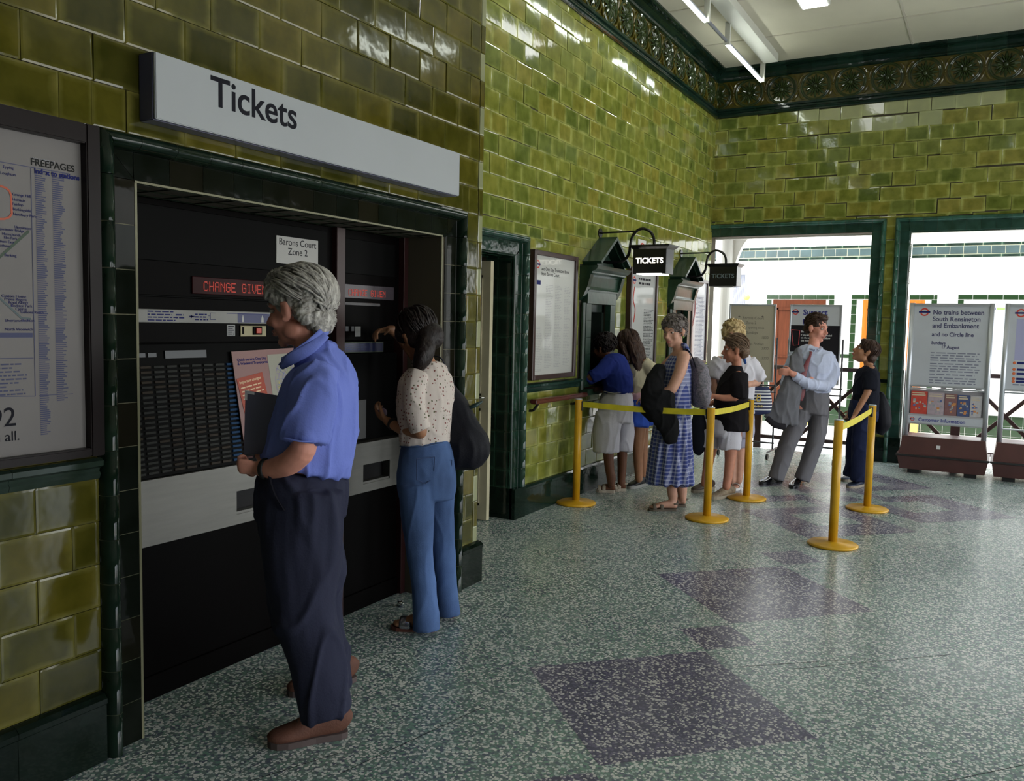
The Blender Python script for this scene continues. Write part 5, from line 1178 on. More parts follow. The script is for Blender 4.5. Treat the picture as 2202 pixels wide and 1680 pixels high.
def bias(p_): return 1.0
sh = p.garment('shirt', [([(658,1004,0),(672,950,0),(686,880,0),(694,820,0),(692,785,0),(684,762,0),(684,738,0)], [(.178,.156),(.19,.146),(.196,.132),(.180,.112),(.12,.088),(.088,.078),(.074,.070)]),
                    ([(680,800,-.13),(672,850,-.19),(662,900,-.21),(655,946,-.215)], [(.062,.076),(.066,.082),(.070,.080),(.074,.080)]),
                    ([(690,800,.13),(660,850,.20),(650,920,.25)], [(.075,.08),(.07,.075),(.07,.07)])], M_shirt, folds(.0105,(12,12,3.8),5,.0025,(30,30,12)), .0075, 3)
bm = bmesh.new()                       # collar
cc = [p.P(607,780,-.07),p.P(630,765,-.105),p.P(665,742,-.10),p.P(698,712,-.05),p.P(706,705,.0),p.P(700,712,.06),p.P(668,745,.10),p.P(625,770,.08),p.P(607,780,-.02)]
tube(bm, cc, [(.005,.021)]*9, (1,0,0), 10, 4, .3)
tube(bm, [p.P(605,790,-.085),p.P(625,772,-.118),p.P(668,748,-.112),p.P(700,720,-.06)], [(.006,.010),(.006,.022),(.005,.021),(.004,.016)], V((0,0,1)).cross(IL), 8, 4, .3)
finish('collar', bm, M_shirt, sh, True)
bm = bmesh.new(); tube(bm, [p.P(612,942,-.285),p.P(655,950,-.300),p.P(699,943,-.22)], [(.003,.010)]*3, (0,0,1), 6, 4); 
for v in bm.verts: pass
finish('sleeve_hem', bm, M_shirt, sh, True)
def ex(bm, T, R, s):
    ell(bm, T((0,.035,.108)), (.062*s,.050*s,.034*s), R, 16); ell(bm, T((0,.066,.095)), (.045*s,.034*s,.026*s), R, 16); ell(bm, T((0,-.080,-.030)), (.066*s,.042*s,.058*s), R, 16); ell(bm, T((0,-.06,.05)), (.082*s,.078*s,.078*s), R, 16)
    for k in (-1,1): ell(bm, T((k*.062,.030,.058)), (.024*s,.046*s,.034*s), R, 12); ell(bm, T((k*.066,-.062,-.005)), (.022*s,.032*s,.048*s), R, 12)
hair(p.t, p.hc, p.HR, p.hs, H_grey, cap=((0,-.030,.048),(.088,.098,.090)), n=420, length=.13, flow='back', rad=.0085, seed=4, amp=.005, lift=.009, zmin=-.55, extra=ex, ear=True, vox=.005)
p.face_(H_grey, L_lip)
bm = bmesh.new(); wc = p.P(572,1009,-.142); ax = (p.P(580,1008,-.15)-p.P(552,1008,-.13)).normalized(); s1 = ax.orthogonal().normalized(); s2 = ax.cross(s1)
tube(bm, [wc+(s1*cos(a)+s2*sin(a))*.0365 for a in [2*pi*i/16 for i in range(17)]], [(.010,.003)]*17, ax, 6, 1, False); finish('watch_strap', bm, M_rubber, p.t, True)
shoeM = mat('brown_suede', (.13,.050,.030), .75, var=.15, vscale=20, bump=.2, bscale=120); soleM = mat('grey_brown_sole', (.10,.07,.065), .7)
shoe(p.t, onfloor(744,1580), onfloor(579,1606), shoeM, soleM, .050, .108, laces=mat('brown_lace',(.05,.02,.012),.6)); shoe(p.t, onfloor(760,1462), onfloor(622,1497), shoeM, soleM, .050, .105)
t = thing('folder', 'dark slate-blue folder with white corner, held under the arm of the grey-haired man', 'folder', p.P(570,980,-.05))
c00, c10, c11, c01 = p.P(523,978,-.06), p.P(640,975,-.10), p.P(640,858,-.10), p.P(527,840,-.06)
nn = (c10-c00).cross(c01-c00).normalized()
bm = bmesh.new(); A = [bm.verts.new(q) for q in (c00,c10,c11,c01)]; B = [bm.verts.new(q-nn*.018) for q in (c00,c10,c11,c01)]
for f_ in ((A[3],A[2],A[1],A[0]),tuple(B),*[(A[j],A[(j+1)%4],B[(j+1)%4],B[j]) for j in range(4)]): bm.faces.new(f_)
bevel(bm,.003,2); finish('cover', bm, mat('folder_slate', (.13,.13,.20), .45, var=.08, vscale=3), t)
bm = bmesh.new(); ff = Fr(c01, (c11-c01), -((c01-c00)).cross(c11-c01).cross(c11-c01)); uu = (c11-c01).normalized(); vv = (c00-c01).normalized(); N_ = nn if nn.dot(CF) < 0 else -nn
for a,b,c_,d_ in ((0,0,.038,.010),(0,0,.010,.034)): bm.faces.new([bm.verts.new(c01+uu*x+vv*y+N_*.0012) for x,y in ((a,b),(c_,b),(c_,d_),(a,d_))])
finish('white_corner', bm, mat('corner_white',(.8,.8,.85),.4), t)
# ---------------------------------------------------------------- woman in jeans
d0 = depth(onfloor(920,1350)); fb = onfloor(925,1348)
p = Person('person', 'dark-haired woman in patterned white top and blue jeans using the narrow ticket machine', d0, dirv(48), fb, S_oliv, 2, .0062)
HF = dirv(46,-24); p.head((899,722,.02), HF, V((0,0,1))*.93+IL*.33, 1.02)
p.limb([(915,950,0),(915,880,0),(920,820,0),(922,790,0)], [(0.102,0.076),(0.107,0.072),(0.123,0.068),(0.082,0.048)], n=20); p.limb([(922,800,.0),(915,775,0),(905,750,.01)], [.052,.047,.045])
p.limb([(893,808,-.09),(892,870,-.15),(905,930,-.15)], [.038,.036,.033]); p.limb([(905,930,-.15),(868,925,-.06),(832,905,.02)], [.034,.030,.023])
hand_bm(p.bm, p.P(832,905,.02), (p.P(806,886,.08)-p.P(832,905,.02)).normalized(), V((0,0,1))+CF, -1, .55, .92)
p.limb([(945,795,.10),(920,785,.22),(892,765,.26)], [.040,.036,.033]); p.limb([(892,765,.26),(858,722,.22),(836,708,.16)], [.033,.029,.022])
hand_bm(p.bm, p.P(836,708,.16), (p.P(790,716,.06)-p.P(836,708,.16)).normalized(), V((0,0,-1))+V(CF)*-.4, 1, .55, .85)
p.limb([(898,1090,-.07),(902,1160,-.09),(918,1330,-.09)], [.055,.05,.036]); p.limb([(942,1090,.08),(952,1150,.10),(962,1300,.12)], [.055,.05,.036])
hl, tl = onfloor(935,1357), onfloor(842,1352); foot_bm(p.bm, p.P(922,1325,-.09), hl, tl); hr, tr = onfloor(978,1326), onfloor(905,1322); foot_bm(p.bm, p.P(962,1300,.12), hr, tr)
p.body()
M_jean = cloth('blue_denim', (.075,.13,.28), var=.35, vscale=3, col2=None, bs=220)
jn = p.garment('jeans', [([(915,950,0),(917,985,0),(918,1040,0),(917,1070,0)], [(.128,.105),(.150,.125),(.162,.140),(.150,.130)]),
    ([(896,1045,-.075),(897,1110,-.085),(902,1180,-.09),(912,1270,-.09),(918,1354,-.09)], [(.088,.098),(.080,.088),(.066,.070),(.060,.064),(.066,.072)]),
    ([(940,1045,.08),(945,1110,.09),(953,1180,.10),(960,1250,.11),(966,1322,.12)], [(.085,.092),(.076,.080),(.062,.064),(.055,.055),(.060,.060)])], M_jean, folds(.004,(9,9,4),8,.0015,(34,34,16)), .0075, 3)
for (x,y,dd,w_) in ((912,1010,-.155,.055),(955,1015,-.05,.04)):   # back pockets
    c = p.P(x,y,dd); bk = -p.f; s_ = V((0,0,1)).cross(bk).normalized(); bm = bmesh.new()
    o_ = [(-w_,.06),(w_,.06),(w_*.95,-.045),(0,-.07),(-w_*.95,-.045),(-w_,.06)]
    tube(bm, [c+s_*a+V((0,0,b))+bk*.012 for a,b in o_], .0022, bk, 6, 1, False); finish('pocket_seam', bm, mat('seam_blue',(.02,.035,.10),.8), jn)
bm = bmesh.new(); tube(bm, [p.P(862,960,-.10),p.P(905,962,-.165),p.P(950,952,-.07)], [(.002,.012)]*3, (0,0,1), 6, 4); finish('waistband_label', bm, M_jean, jn, True)
M_top = bpy.data.materials.new('sprigged_top'); M_top.use_nodes = True; nt = M_top.node_tree; b_ = nt.nodes['Principled BSDF']; tcn = N(nt,'ShaderNodeTexCoord')
vo = N(nt,'ShaderNodeTexVoronoi'); vo.inputs['Scale'].default_value = 50; vo.inputs['Randomness'].default_value = .55; nz = N(nt,'ShaderNodeTexNoise'); nz.inputs['Scale'].default_value = 120; nt.links.new(tcn.outputs['Object'], vo.inputs['Vector']); nt.links.new(tcn.outputs['Object'], nz.inputs[0])
dd_ = mathn(nt,'ADD', vo.outputs['Distance'], mathn(nt,'MULTIPLY', mathn(nt,'SUBTRACT', nz.outputs[0], .5), .5)); k_ = mathn(nt,'LESS_THAN', dd_, .24); rc = ramp(nt, [(0,(.20,.06,.05)),(.6,(.10,.10,.05))], True); nt.links.new(vo.outputs['Color'], rc.inputs[0])
nt.links.new(mixc(nt, k_, (.60,.52,.47), rc.outputs[0]), b_.inputs['Base Color']); b_.inputs['Roughness'].default_value = .85
tp = p.garment('top', [([(913,955,0),(912,915,0),(913,870,0),(918,825,0),(920,795,0),(918,782,0)], [(.135,.110),(.140,.125),(.150,.130),(.165,.105),(.11,.075),(.06,.055)]),
    ([(897,805,-.10),(890,840,-.14),(893,885,-.155),(905,925,-.155)], [(.052,.056),(.054,.058),(.050,.054),(.050,.052)]),
    ([(945,800,.10),(930,795,.17),(910,782,.23),(898,772,.25)], [(.052,.055),(.050,.052),(.046,.048),(.044,.044)])], M_top, folds(.005,(9,9,7),4,.002,(36,36,26)), .007, 3)
bm = bmesh.new()
def ex(bm, T, R, s):
    ell(bm, T((0,-.075,-.030)), (.070*s,.055*s,.070*s), R, 16)
    for k in (-1,1): ell(bm, T((k*.062,.030,.035)), (.024*s,.045*s,.045*s), R, 12); ell(bm, T((k*.066,-.03,-.01)), (.024*s,.04*s,.05*s), R, 12)
    tube(bm, [p.P(915,735,-.06),p.P(913,758,-.09),p.P(905,780,-.10),p.P(896,798,-.10)], [(.05,.06),(.05,.062),(.04,.055),(.02,.025)], CR, 14)
hair(p.t, p.hc, p.HR, p.hs, H_dark, cap=((0,-.022,.048),(.086,.098,.086)), n=180, length=.14, flow='down', rad=.006, seed=9, amp=.0018, zmin=-.5, extra=ex, ear=True)
p.face_(H_dark, L_liph)
bm = bmesh.new(); wc = p.P(845,912,.0); ax = (p.P(868,925,-.06)-p.P(832,905,.02)).normalized(); s1 = ax.orthogonal().normalized(); s2 = ax.cross(s1)
tube(bm, [wc+(s1*cos(a)+s2*sin(a))*.029 for a in [2*pi*i/16 for i in range(17)]], [(.013,.004)]*17, ax, 6, 1, False); finish('wristband', bm, M_rubber, p.t, True)
sm = mat('brown_sandal', (.10,.03,.02), .5); sm2 = mat('silver_strap', (.45,.45,.50), .18, .85)
o = sandal(p.t, hl, tl, sm, .02, .043, straps=()); 
for h_, t_, par in ((hl,tl,o),):
    a = (t_-h_).normalized(); sd = V((0,0,1)).cross(a).normalized(); c = h_+a*(t_-h_).length*.66+V((0,0,.02)); bm = bmesh.new()
    tube(bm, [c+sd*.043*cos(q)+V((0,0,.046*sin(q))) for q in [pi*i/10 for i in range(11)]], [(.030,.003)]*11, a, 8, 1); finish('strap', bm, sm2, par, True)
sandal(p.t, hr, tr, sm, .02, .043, straps=((.66,.046),))
t = thing('shoulder_bag', 'large black shoulder bag hanging behind the woman in jeans', 'bag', p.P(1000,1000,.15))
bm = bmesh.new(); q = [(962,860,.03),(975,910,.02),(993,960,.01),(998,985,.0)]
tube(bm, [p.P(946,792,.12),p.P(955,825,.11),p.P(968,870,.12),p.P(985,920,.13),p.P(1000,965,.13),p.P(1003,992,.13)], [(.020,.030),(.045,.045),(.075,.085),(.095,.115),(.10,.13),(.085,.105)], AW, 18, 4, .5, power=.8)
me = remesh(bm, .01, 3); displace(me, folds(.008,(8,8,5),2,.002)); link('bag_body', me, cloth('black_nylon',(.010,.010,.014),rough=.6), t)
bm = bmesh.new(); tube(bm, [p.P(960,850,.06),p.P(957,790,.04),p.P(945,768,.06),p.P(930,772,.10),p.P(942,800,.20),p.P(975,860,.22)], [(.014,.003)]*6, AW, 8, 5); finish('strap', bm, cloth('strap_navy',(.012,.014,.03)), t, True)
bm = bmesh.new(); tube(bm, [p.P(1005,878,.13),p.P(1022,872,.13),p.P(1036,864,.13)], [(.03,.006),(.045,.012),(.02,.006)], AW, 8, 3); finish('flap', bm, mat('bag_lining',(.02,.05,.05),.4), t, True)
t = thing('coin_purse', 'small lilac coin purse in the left hand of the woman in jeans', 'purse', p.P(818,885,.06)); bm = bmesh.new(); ell(bm, p.P(822,888,.05), (.022,.03,.026)); finish('purse_body', bm, mat('lilac_leather',(.28,.18,.30),.4), t)
# ---------------------------------------------------------------- woman in the checked dress
d0 = depth(onfloor(1450,1095)); fb = onfloor(1450,1095)
p = Person('person', 'curly-haired woman in a long blue checked dress standing in the ticket queue', d0, dirv(-8), fb, S_fair, 3, .0085)
p.head((1449,713,0), dirv(-48,-12), (0,0,1), 1.02)
p.limb([(1450,900,0),(1450,840,0),(1458,780,0),(1462,757,0)], [(0.123,0.096),(0.123,0.096),(0.135,0.080),(0.082,0.056)], n=20); p.limb([(1462,762,0),(1458,745,0),(1452,730,0)], [.056,.052,.050])
p.limb([(1470,765,-.13),(1462,800,-.17),(1444,838,-.19)], [.056,.052,.046]); p.limb([(1444,838,-.19),(1420,850,-.16),(1398,858,-.10)], [.044,.036,.028]); hand_bm(p.bm, p.P(1398,858,-.10), IL, (0,0,-1), 1, .6, .9)
p.limb([(1455,765,.13),(1420,800,.20),(1400,840,.15)], [.05,.045,.032])
p.limb([(1440,960,-.06),(1444,1040,-.06),(1447,1078,-.06)], [.07,.050,.034]); p.limb([(1465,960,.08),(1466,1040,.08),(1468,1075,.08)], [.07,.050,.034])
hl, tl = onfloor(1455,1099), onfloor(1394,1098); hr, tr = onfloor(1474,1090), onfloor(1436,1089)
foot_bm(p.bm, p.P(1448,1075,-.06), hl, tl); foot_bm(p.bm, p.P(1468,1072,.08), hr, tr); p.body(); p.face_(H_pepper, L_lip)
def gingham(name, base, light, sc):
    m = bpy.data.materials.new(name); m.use_nodes = True; nt = m.node_tree; b = nt.nodes['Principled BSDF']; tcn = N(nt,'ShaderNodeTexCoord'); mp = N(nt,'ShaderNodeMapping'); mp.inputs['Rotation'].default_value = (0,0,.55); nt.links.new(tcn.outputs['Object'], mp.inputs[0]); sp = N(nt,'ShaderNodeSeparateXYZ'); nt.links.new(mp.outputs[0], sp.inputs[0])
    f = []
    for i in (0,1,2):
        q = mathn(nt,'FRACT', mathn(nt,'MULTIPLY', sp.outputs[i], sc)); f.append(mathn(nt,'LESS_THAN', mathn(nt,'ABSOLUTE', mathn(nt,'SUBTRACT', q, .5)), .17))
    vd = N(nt,'ShaderNodeVectorMath', operation='DOT_PRODUCT'); nt.links.new(tcn.outputs['Object'], vd.inputs[0]); vd.inputs[1].default_value = (.87,-.49,0)
    h = mathn(nt,'LESS_THAN', mathn(nt,'ABSOLUTE', mathn(nt,'SUBTRACT', mathn(nt,'FRACT', mathn(nt,'MULTIPLY', vd.outputs['Value'], sc)), .5)), .17); s = mathn(nt,'ADD', mathn(nt,'MULTIPLY', h, .5), mathn(nt,'MULTIPLY', f[2], .5))
    nt.links.new(mixc(nt, s, base, light), b.inputs['Base Color']); b.inputs['Roughness'].default_value = .9; return m
M_dress = gingham('checked_cotton', (.045,.065,.24), (.42,.44,.60), 30)
def pleat(p_, n): 
    k = max(0, min(1, (1.05-p_.z)/.5)); a = math.atan2(p_.y-p.P(1450,900).y, p_.x-p.P(1450,900).x); return .012*k*sin(a*16) + .004*noise.noise(p_*14)
p.garment('dress', [([(1440,1040,.01),(1442,980,.01),(1447,900,.0),(1452,840,0),(1457,790,0),(1462,762,0)], [(.225,.200),(.205,.180),(.180,.150),(.160,.135),(.150,.115),(.10,.06)]),
    ([(1478,765,-.08),(1474,745,-.07),(1466,742,-.03)], [.03,.024,.02]), ([(1455,770,.10),(1458,748,.09),(1462,744,.04)], [.03,.024,.02])], M_dress, pleat, .009, 3)
def ex(bm, T, R, s): ell(bm, T((0,-.105,-.01)), (.055*s,.05*s,.06*s), R, 14); ell(bm, T((0,-.07,.03)), (.08*s,.07*s,.07*s), R, 14)
hair(p.t, p.hc, p.HR, p.hs, H_pepper, cap=((0,-.020,.050),(.086,.096,.082)), n=150, length=.07, flow='curl', rad=.008, seed=12, amp=.007, lift=.008, zmin=-.5, extra=ex)
bm = bmesh.new(); ell(bm, p.hc + p.HR@V((.088,-.005,-.048)), (.007,.007,.012)); finish('earring', bm, mat('green_bead',(.25,.45,.12),.3), p.t)
sm = mat('taupe_sandal', (.11,.085,.06), .7)
for h_, t_ in ((hl,tl),(hr,tr)): sandal(p.t, h_, t_, sm, .02, .043, straps=((.55,.052),(.80,.036)), back=True)
t = thing('black_jacket', 'black jacket draped over the folded arm of the woman in the checked dress', 'jacket', p.P(1420,930,-.15))
bm = bmesh.new()
tube(bm, [p.P(1418,790,-.10),p.P(1408,825,-.15),p.P(1405,860,-.17),p.P(1420,885,-.18)], [(.045,.05),(.07,.085),(.075,.105),(.08,.12)], AW, 16, 4, .6)
tube(bm, [p.P(1425,845,-.21),p.P(1422,880,-.20),p.P(1438,920,-.19),p.P(1444,952,-.19)], [(.05,.11),(.05,.12),(.04,.085),(.03,.050)], AW, 16, 4, .5)
tube(bm, [p.P(1400,850,-.14),p.P(1398,880,-.14),p.P(1412,900,-.14)], [(.06,.07),(.06,.08),(.04,.05)], AW, 12, 4, .5)
me = remesh(bm, .009, 3); displace(me, folds(.009,(10,10,5),5,.002)); link('cloth', me, cloth('black_wool',(.008,.008,.009)), t)
t = thing('backpack', 'grey patterned backpack worn by the woman in the checked dress', 'backpack', p.P(1503,860,0))
bm = bmesh.new(); tube(bm, [p.P(1494,778,.02),p.P(1502,800,.02),p.P(1505,835,.02),p.P(1506,862,.02)], [(.10,.045),(.15,.075),(.17,.085),(.165,.075)], AW, 18, 4, .8, power=.8)
M_pk = mat('patterned_canvas', (.07,.08,.09), .8, col2=(.26,.22,.26), vscale=70); me = remesh(bm, .009, 3); displace(me, folds(.006,(12,12,8),7)); link('pack', me, M_pk, t)
bm = bmesh.new(); tube(bm, [p.P(1514,840,-.05),p.P(1516,858,-.02),p.P(1512,872,.02)], [(.09,.03),(.10,.035),(.09,.03)], AW, 12, 3, .7, power=.8); finish('front_pocket', bm, M_pk, t, True)
bm = bmesh.new(); tube(bm, [p.P(1496,790,-.10),p.P(1486,762,-.12),p.P(1474,750,-.115),p.P(1462,762,-.11)], [(.018,.004)]*4, AW, 6, 4); finish('strap', bm, cloth('dark_webbing',(.02,.02,.025)), t, True)
# ---------------------------------------------------------------- woman in white culottes at the window
d0 = depth(onfloor(1322,1060)); fb = onfloor(1322,1058)
p = Person('person', 'woman in a dark blue jumper and white knee-length culottes leaning into the first ticket window', d0, dirv(25), fb, S_brown, 4, .0085)
p.head((1298,748,.12), dirv(35,-5), V((0,0,1))+IL*.25, .98)
p.limb([(1325,870,0),(1325,810,.02),(1312,775,.05)], [(0.115,0.088),(0.123,0.088),(0.107,0.072)], n=18); p.limb([(1313,785,.05),(1304,768,.09),(1300,758,.11)], [.05,.048,.046])
p.limb([(1315,780,-.08),(1290,805,-.16),(1268,812,-.14)], [.042,.040,.036]); p.limb([(1268,812,-.14),(1262,818,.02),(1262,815,.16)], [.036,.03,.024]); hand_bm(p.bm, p.P(1262,815,.16), dirv(60), (0,0,-1), 1, .3, .9)
p.limb([(1330,780,.16),(1310,810,.26),(1280,815,.28)], [.042,.038,.030])
p.limb([(1310,900,-.06),(1308,975,-.07),(1315,1042,-.07)], [.07,.052,.036]); p.limb([(1335,900,.07),(1338,975,.07),(1336,1040,.08)], [.07,.050,.036])
hl, tl = onfloor(1322,1060), onfloor(1282,1058); hr, tr = onfloor(1345,1056), onfloor(1318,1056)
foot_bm(p.bm, p.P(1316,1035,-.07), hl, tl); foot_bm(p.bm, p.P(1337,1032,.08), hr, tr); p.body(); p.face_(H_dark, L_liph)
M_wc = cloth('white_cotton', (.62,.60,.66), vscale=5)
p.garment('culottes', [([(1330,842,0),(1325,870,0),(1320,905,0)], [(.150,.125),(.180,.160),(.185,.165)]),
   ([(1310,890,-.08),(1304,930,-.09),(1303,972,-.09)], [(.10,.12),(.105,.13),(.105,.125)]), ([(1338,890,.08),(1341,930,.08),(1340,970,.08)], [(.09,.10),(.09,.095),(.085,.085)])], M_wc, folds(.009,(9,9,3),3,.002), .009)
bm = bmesh.new(); tube(bm, [p.P(1300,842,-.10),p.P(1322,846,-.17),p.P(1350,842,-.10)], [(.004,.016)]*3, (0,0,1), 8, 4); finish('belt', bm, mat('cream_belt',(.45,.42,.36),.5), p.t, True)
p.garment('jumper', [([(1330,845,0),(1327,815,0),(1318,780,.03),(1312,768,.05)], [(.165,.135),(.180,.145),(.170,.125),(.09,.07)]),
   ([(1312,778,-.10),(1292,800,-.15),(1272,812,-.15)], [(.065,.07),(.065,.068),(.055,.055)]), ([(1272,812,-.15),(1266,816,-.04),(1264,816,.05)], [(.055,.055),(.045,.045),(.038,.038)]), ([(1330,782,.15),(1310,812,.24),(1285,815,.27)], [(.06,.06),(.06,.06),(.05,.05)])], cloth('navy_knit',(.020,.035,.20),vscale=6,rough=.95), folds(.007,(10,10,7),6,.002), .009)
hair(p.t, p.hc, p.HR, p.hs, H_dark, cap=((0,-.022,.046),(.088,.1,.09)), n=120, length=.09, flow='curl', rad=.009, seed=15, amp=.006, lift=.008, zmin=-.7)
sm = mat('white_sandal', (.45,.38,.30), .6)
for h_, t_ in ((hl,tl),(hr,tr)): sandal(p.t, h_, t_, sm, .028, .043, straps=((.58,.05),(.82,.035)), back=True)
# ---------------------------------------------------------------- girl with long hair
d0 = depth(onfloor(1368,1050)); fb = onfloor(1372,1048)
p = Person('person', 'girl with very long dark hair, cream T-shirt and blue shorts behind the woman in culottes', d0, dirv(35), fb, S_oliv, 5, .0085)
p.head((1348,740,-.02), dirv(40,-8), (0,0,1), .98)
p.limb([(1378,880,0),(1375,830,0),(1370,780,0)], [(0.107,0.080),(0.107,0.080),(0.123,0.072)], n=18); p.limb([(1368,785,0),(1358,765,-.01),(1352,755,-.02)], [.048,.045,.044])
p.limb([(1385,780,-.10),(1410,800,-.12),(1408,822,-.14)], [.042,.04,.035]); p.limb([(1408,822,-.14),(1390,826,-.08),(1372,832,.0)], [.035,.03,.024]); hand_bm(p.bm, p.P(1372,832,0), IL, (0,0,-1), 1, .5, .85)
p.limb([(1355,785,.12),(1345,815,.18),(1355,835,.10)], [.04,.036,.026])
p.limb([(1376,900,-.05),(1372,970,-.05),(1374,1032,-.03)], [.075,.052,.036]); p.limb([(1380,900,.09),(1382,970,.09),(1384,1030,.12)], [.075,.050,.036])
p.body(); p.face_(H_dark, L_liph)
p.garment('t_shirt', [([(1380,852,0),(1377,820,0),(1372,785,0),(1366,770,0)], [(.150,.115),(.155,.12),(.160,.110),(.07,.055)]), ([(1385,782,-.09),(1402,796,-.12),(1412,808,-.12)], [(.06,.065),(.062,.065),(.060,.060)]), ([(1358,785,.12),(1350,805,.15)], [.055,.05])], cloth('cream_cotton',(.58,.52,.36),vscale=5), folds(.007,(10,10,7),9,.002), .009)
p.garment('shorts', [([(1379,850,0),(1378,880,0),(1377,895,0)], [(.150,.12),(.165,.135),(.155,.13)]), ([(1373,890,-.07),(1371,916,-.07)], [(.085,.10),(.095,.11)]), ([(1383,890,.07),(1385,914,.07)], [(.085,.10),(.09,.105)])], cloth('bright_blue',(.04,.10,.50),vscale=5), folds(.008,(14,14,4),2), .009)
def ex(bm, T, R, s): 
    tube(bm, [T((0,-.06,.05)),T((0,-.095,-.05)),T((0,-.11,-.15)),T((0,-.115,-.24))], [(.085*s,.05*s),(.095*s,.055*s),(.095*s,.05*s),(.07*s,.03*s)], R@V((1,0,0)), 16)
    for k in (-1,1): tube(bm, [T((k*.06,.02,.05)),T((k*.085,-.01,-.04)),T((k*.085,-.05,-.14))], [.03*s,.032*s,.02*s], R@V((0,1,0)), 10)
hair(p.t, p.hc, p.HR, p.hs, H_brown, cap=((0,-.020,.046),(.088,.1,.088)), n=160, length=.30, flow='down', rad=.007, seed=18, amp=.004, zmin=-.2, extra=ex, drop=.12)
tm = mat('black_trainer', (.015,.015,.018), .4); tw = mat('trainer_sole', (.35,.34,.32), .6)
shoe(p.t, onfloor(1388,1044), onfloor(1352,1052), tm, tw, .046, .085, 'trainer', .028, laces=M_white); shoe(p.t, onfloor(1400,1036), onfloor(1372,1040), tm, tw, .046, .085, 'trainer', .028)
t = thing('pink_cardigan', 'pale pink cardigan tied round the waist of the girl with long hair', 'cardigan', p.P(1370,850,-.1)); bm = bmesh.new()
tube(bm, [p.P(1358,842,.0),p.P(1362,852,-.12),p.P(1380,852,-.16),p.P(1396,848,-.08)], [(.03,.035)]*4, (0,0,1), 12, 4, .8); tube(bm, [p.P(1378,852,-.15),p.P(1386,870,-.16),p.P(1392,888,-.15)], [(.03,.035),(.025,.035),(.015,.02)], AW, 10, 3, .8)
me = remesh(bm, .009, 2); displace(me, folds(.006,(16,16,10),3)); link('cloth', me, cloth('pale_pink',(.60,.36,.40)), t)
# ---------------------------------------------------------------- blond woman
d0 = depth(onfloor(1582,1056)); fb = onfloor(1582,1056)
p = Person('person', 'blond woman in a loose white T-shirt standing behind the boy in black, face half hidden', d0, dirv(-80), fb, S_fair, 6, .0085)
p.head((1577,722,0), dirv(-80,-8), (0,0,1), 1.05)
p.limb([(1580,900,0),(1580,840,0),(1580,785,0),(1578,765,0)], [(0.131,0.104),(0.135,0.112),(0.139,0.088),(0.082,0.056)], n=18); p.limb([(1578,775,0),(1577,755,0),(1577,745,0)], [.056,.053,.05])
p.limb([(1612,775,.0),(1628,805,-.02),(1628,822,-.03)], [.05,.047,.043]); p.limb([(1628,822,-.03),(1612,826,-.12),(1592,830,-.20)], [.042,.036,.028]); hand_bm(p.bm, p.P(1592,830,-.20), IL, (0,0,-1), 1, .5, .9)
p.limb([(1548,775,.0),(1532,810,-.02),(1536,840,-.05)], [.05,.047,.04]); p.limb([(1536,840,-.05),(1552,850,-.12),(1560,850,-.15)], [.038,.032,.026])
p.limb([(1570,920,0),(1572,985,-.02),(1574,1035,-.02)], [.085,.055,.036]); p.limb([(1592,920,0),(1591,985,-.02),(1588,1035,-.02)], [.085,.055,.036])
hl, tl = onfloor(1589,1040), onfloor(1580,1056); hr, tr = onfloor(1574,1038), onfloor(1566,1054)
foot_bm(p.bm, p.P(1589,1030,0), hl, tl); foot_bm(p.bm, p.P(1574,1028,0), hr, tr); p.body(); p.face_(H_lbrown, L_lip)
p.garment('t_shirt', [([(1582,890,0),(1581,850,0),(1580,800,0),(1579,768,0),(1578,758,0)], [(.190,.15),(.195,.155),(.200,.135),(.15,.09),(.07,.055)]), ([(1606,778,0),(1622,802,-.01),(1632,820,-.02)], [(.09,.085),(.085,.085),(.085,.08)]), ([(1552,778,0),(1538,798,-.01),(1532,815,-.02)], [(.09,.085),(.085,.085),(.080,.08)])], M_wc, folds(.010,(9,9,6),11,.002), .0095)
p.garment('shorts', [([(1582,885,0),(1582,925,0),(1582,940,0)], [(.165,.13),(.18,.145),(.165,.13)]), ([(1570,930,0),(1569,962,0)], [.09,.095]), ([(1594,930,0),(1595,962,0)], [.09,.095])], cloth('pale_blue_cotton',(.45,.45,.58)), folds(.007), .0095)
def ex(bm, T, R, s):
    for k in (-1,1): ell(bm, T((k*.070,.012,.020)), (.026*s,.045*s,.060*s), R, 12)
    ell(bm, T((0,.055,.098)), (.062*s,.035*s,.026*s), R, 12); ell(bm, T((0,-.07,-.01)), (.075*s,.055*s,.06*s), R, 12)
hair(p.t, p.hc, p.HR, p.hs, H_blond, cap=((0,-.018,.050),(.086,.096,.086)), n=150, length=.09, flow='back', rad=.008, seed=22, amp=.006, lift=.008, zmin=-.6, extra=ex)
sm = mat('bright_white_sandal', (.70,.68,.64), .6)
for h_, t_ in ((hl,tl),(hr,tr)): sandal(p.t, h_, t_, sm, .025, .043, straps=((.55,.05),(.80,.035)), back=True)
t = thing('striped_bag', 'navy and white striped beach bag hanging from the blond woman', 'bag', p.P(1633,885,-.05))
bm = bmesh.new(); cB = p.P(1624,855,-.05); fbag = Fr(cB+V((0,0,-.165)), CR*1, (0,0,1)); n_ = 20
prof = [(.0,.085,.035),(.02,.15,.05),(.10,.165,.055),(.20,.150,.045),(.27,.125,.03)]
rings = []
for z, w_, dd in catmull([V(q) for q in prof], 6): rings.append([bm.verts.new(fbag.p(w_*math.copysign(abs(cos(a))**.7,cos(a)), z, dd*sin(a))) for a in [2*pi*i/n_ for i in range(n_)]])
for a, b in zip(rings, rings[1:]):
    for j in range(n_): bm.faces.new((a[j],a[(j+1)%n_],b[(j+1)%n_],b[j]))
bm.faces.new(rings[0][::-1]); bm.faces.new(rings[-1])
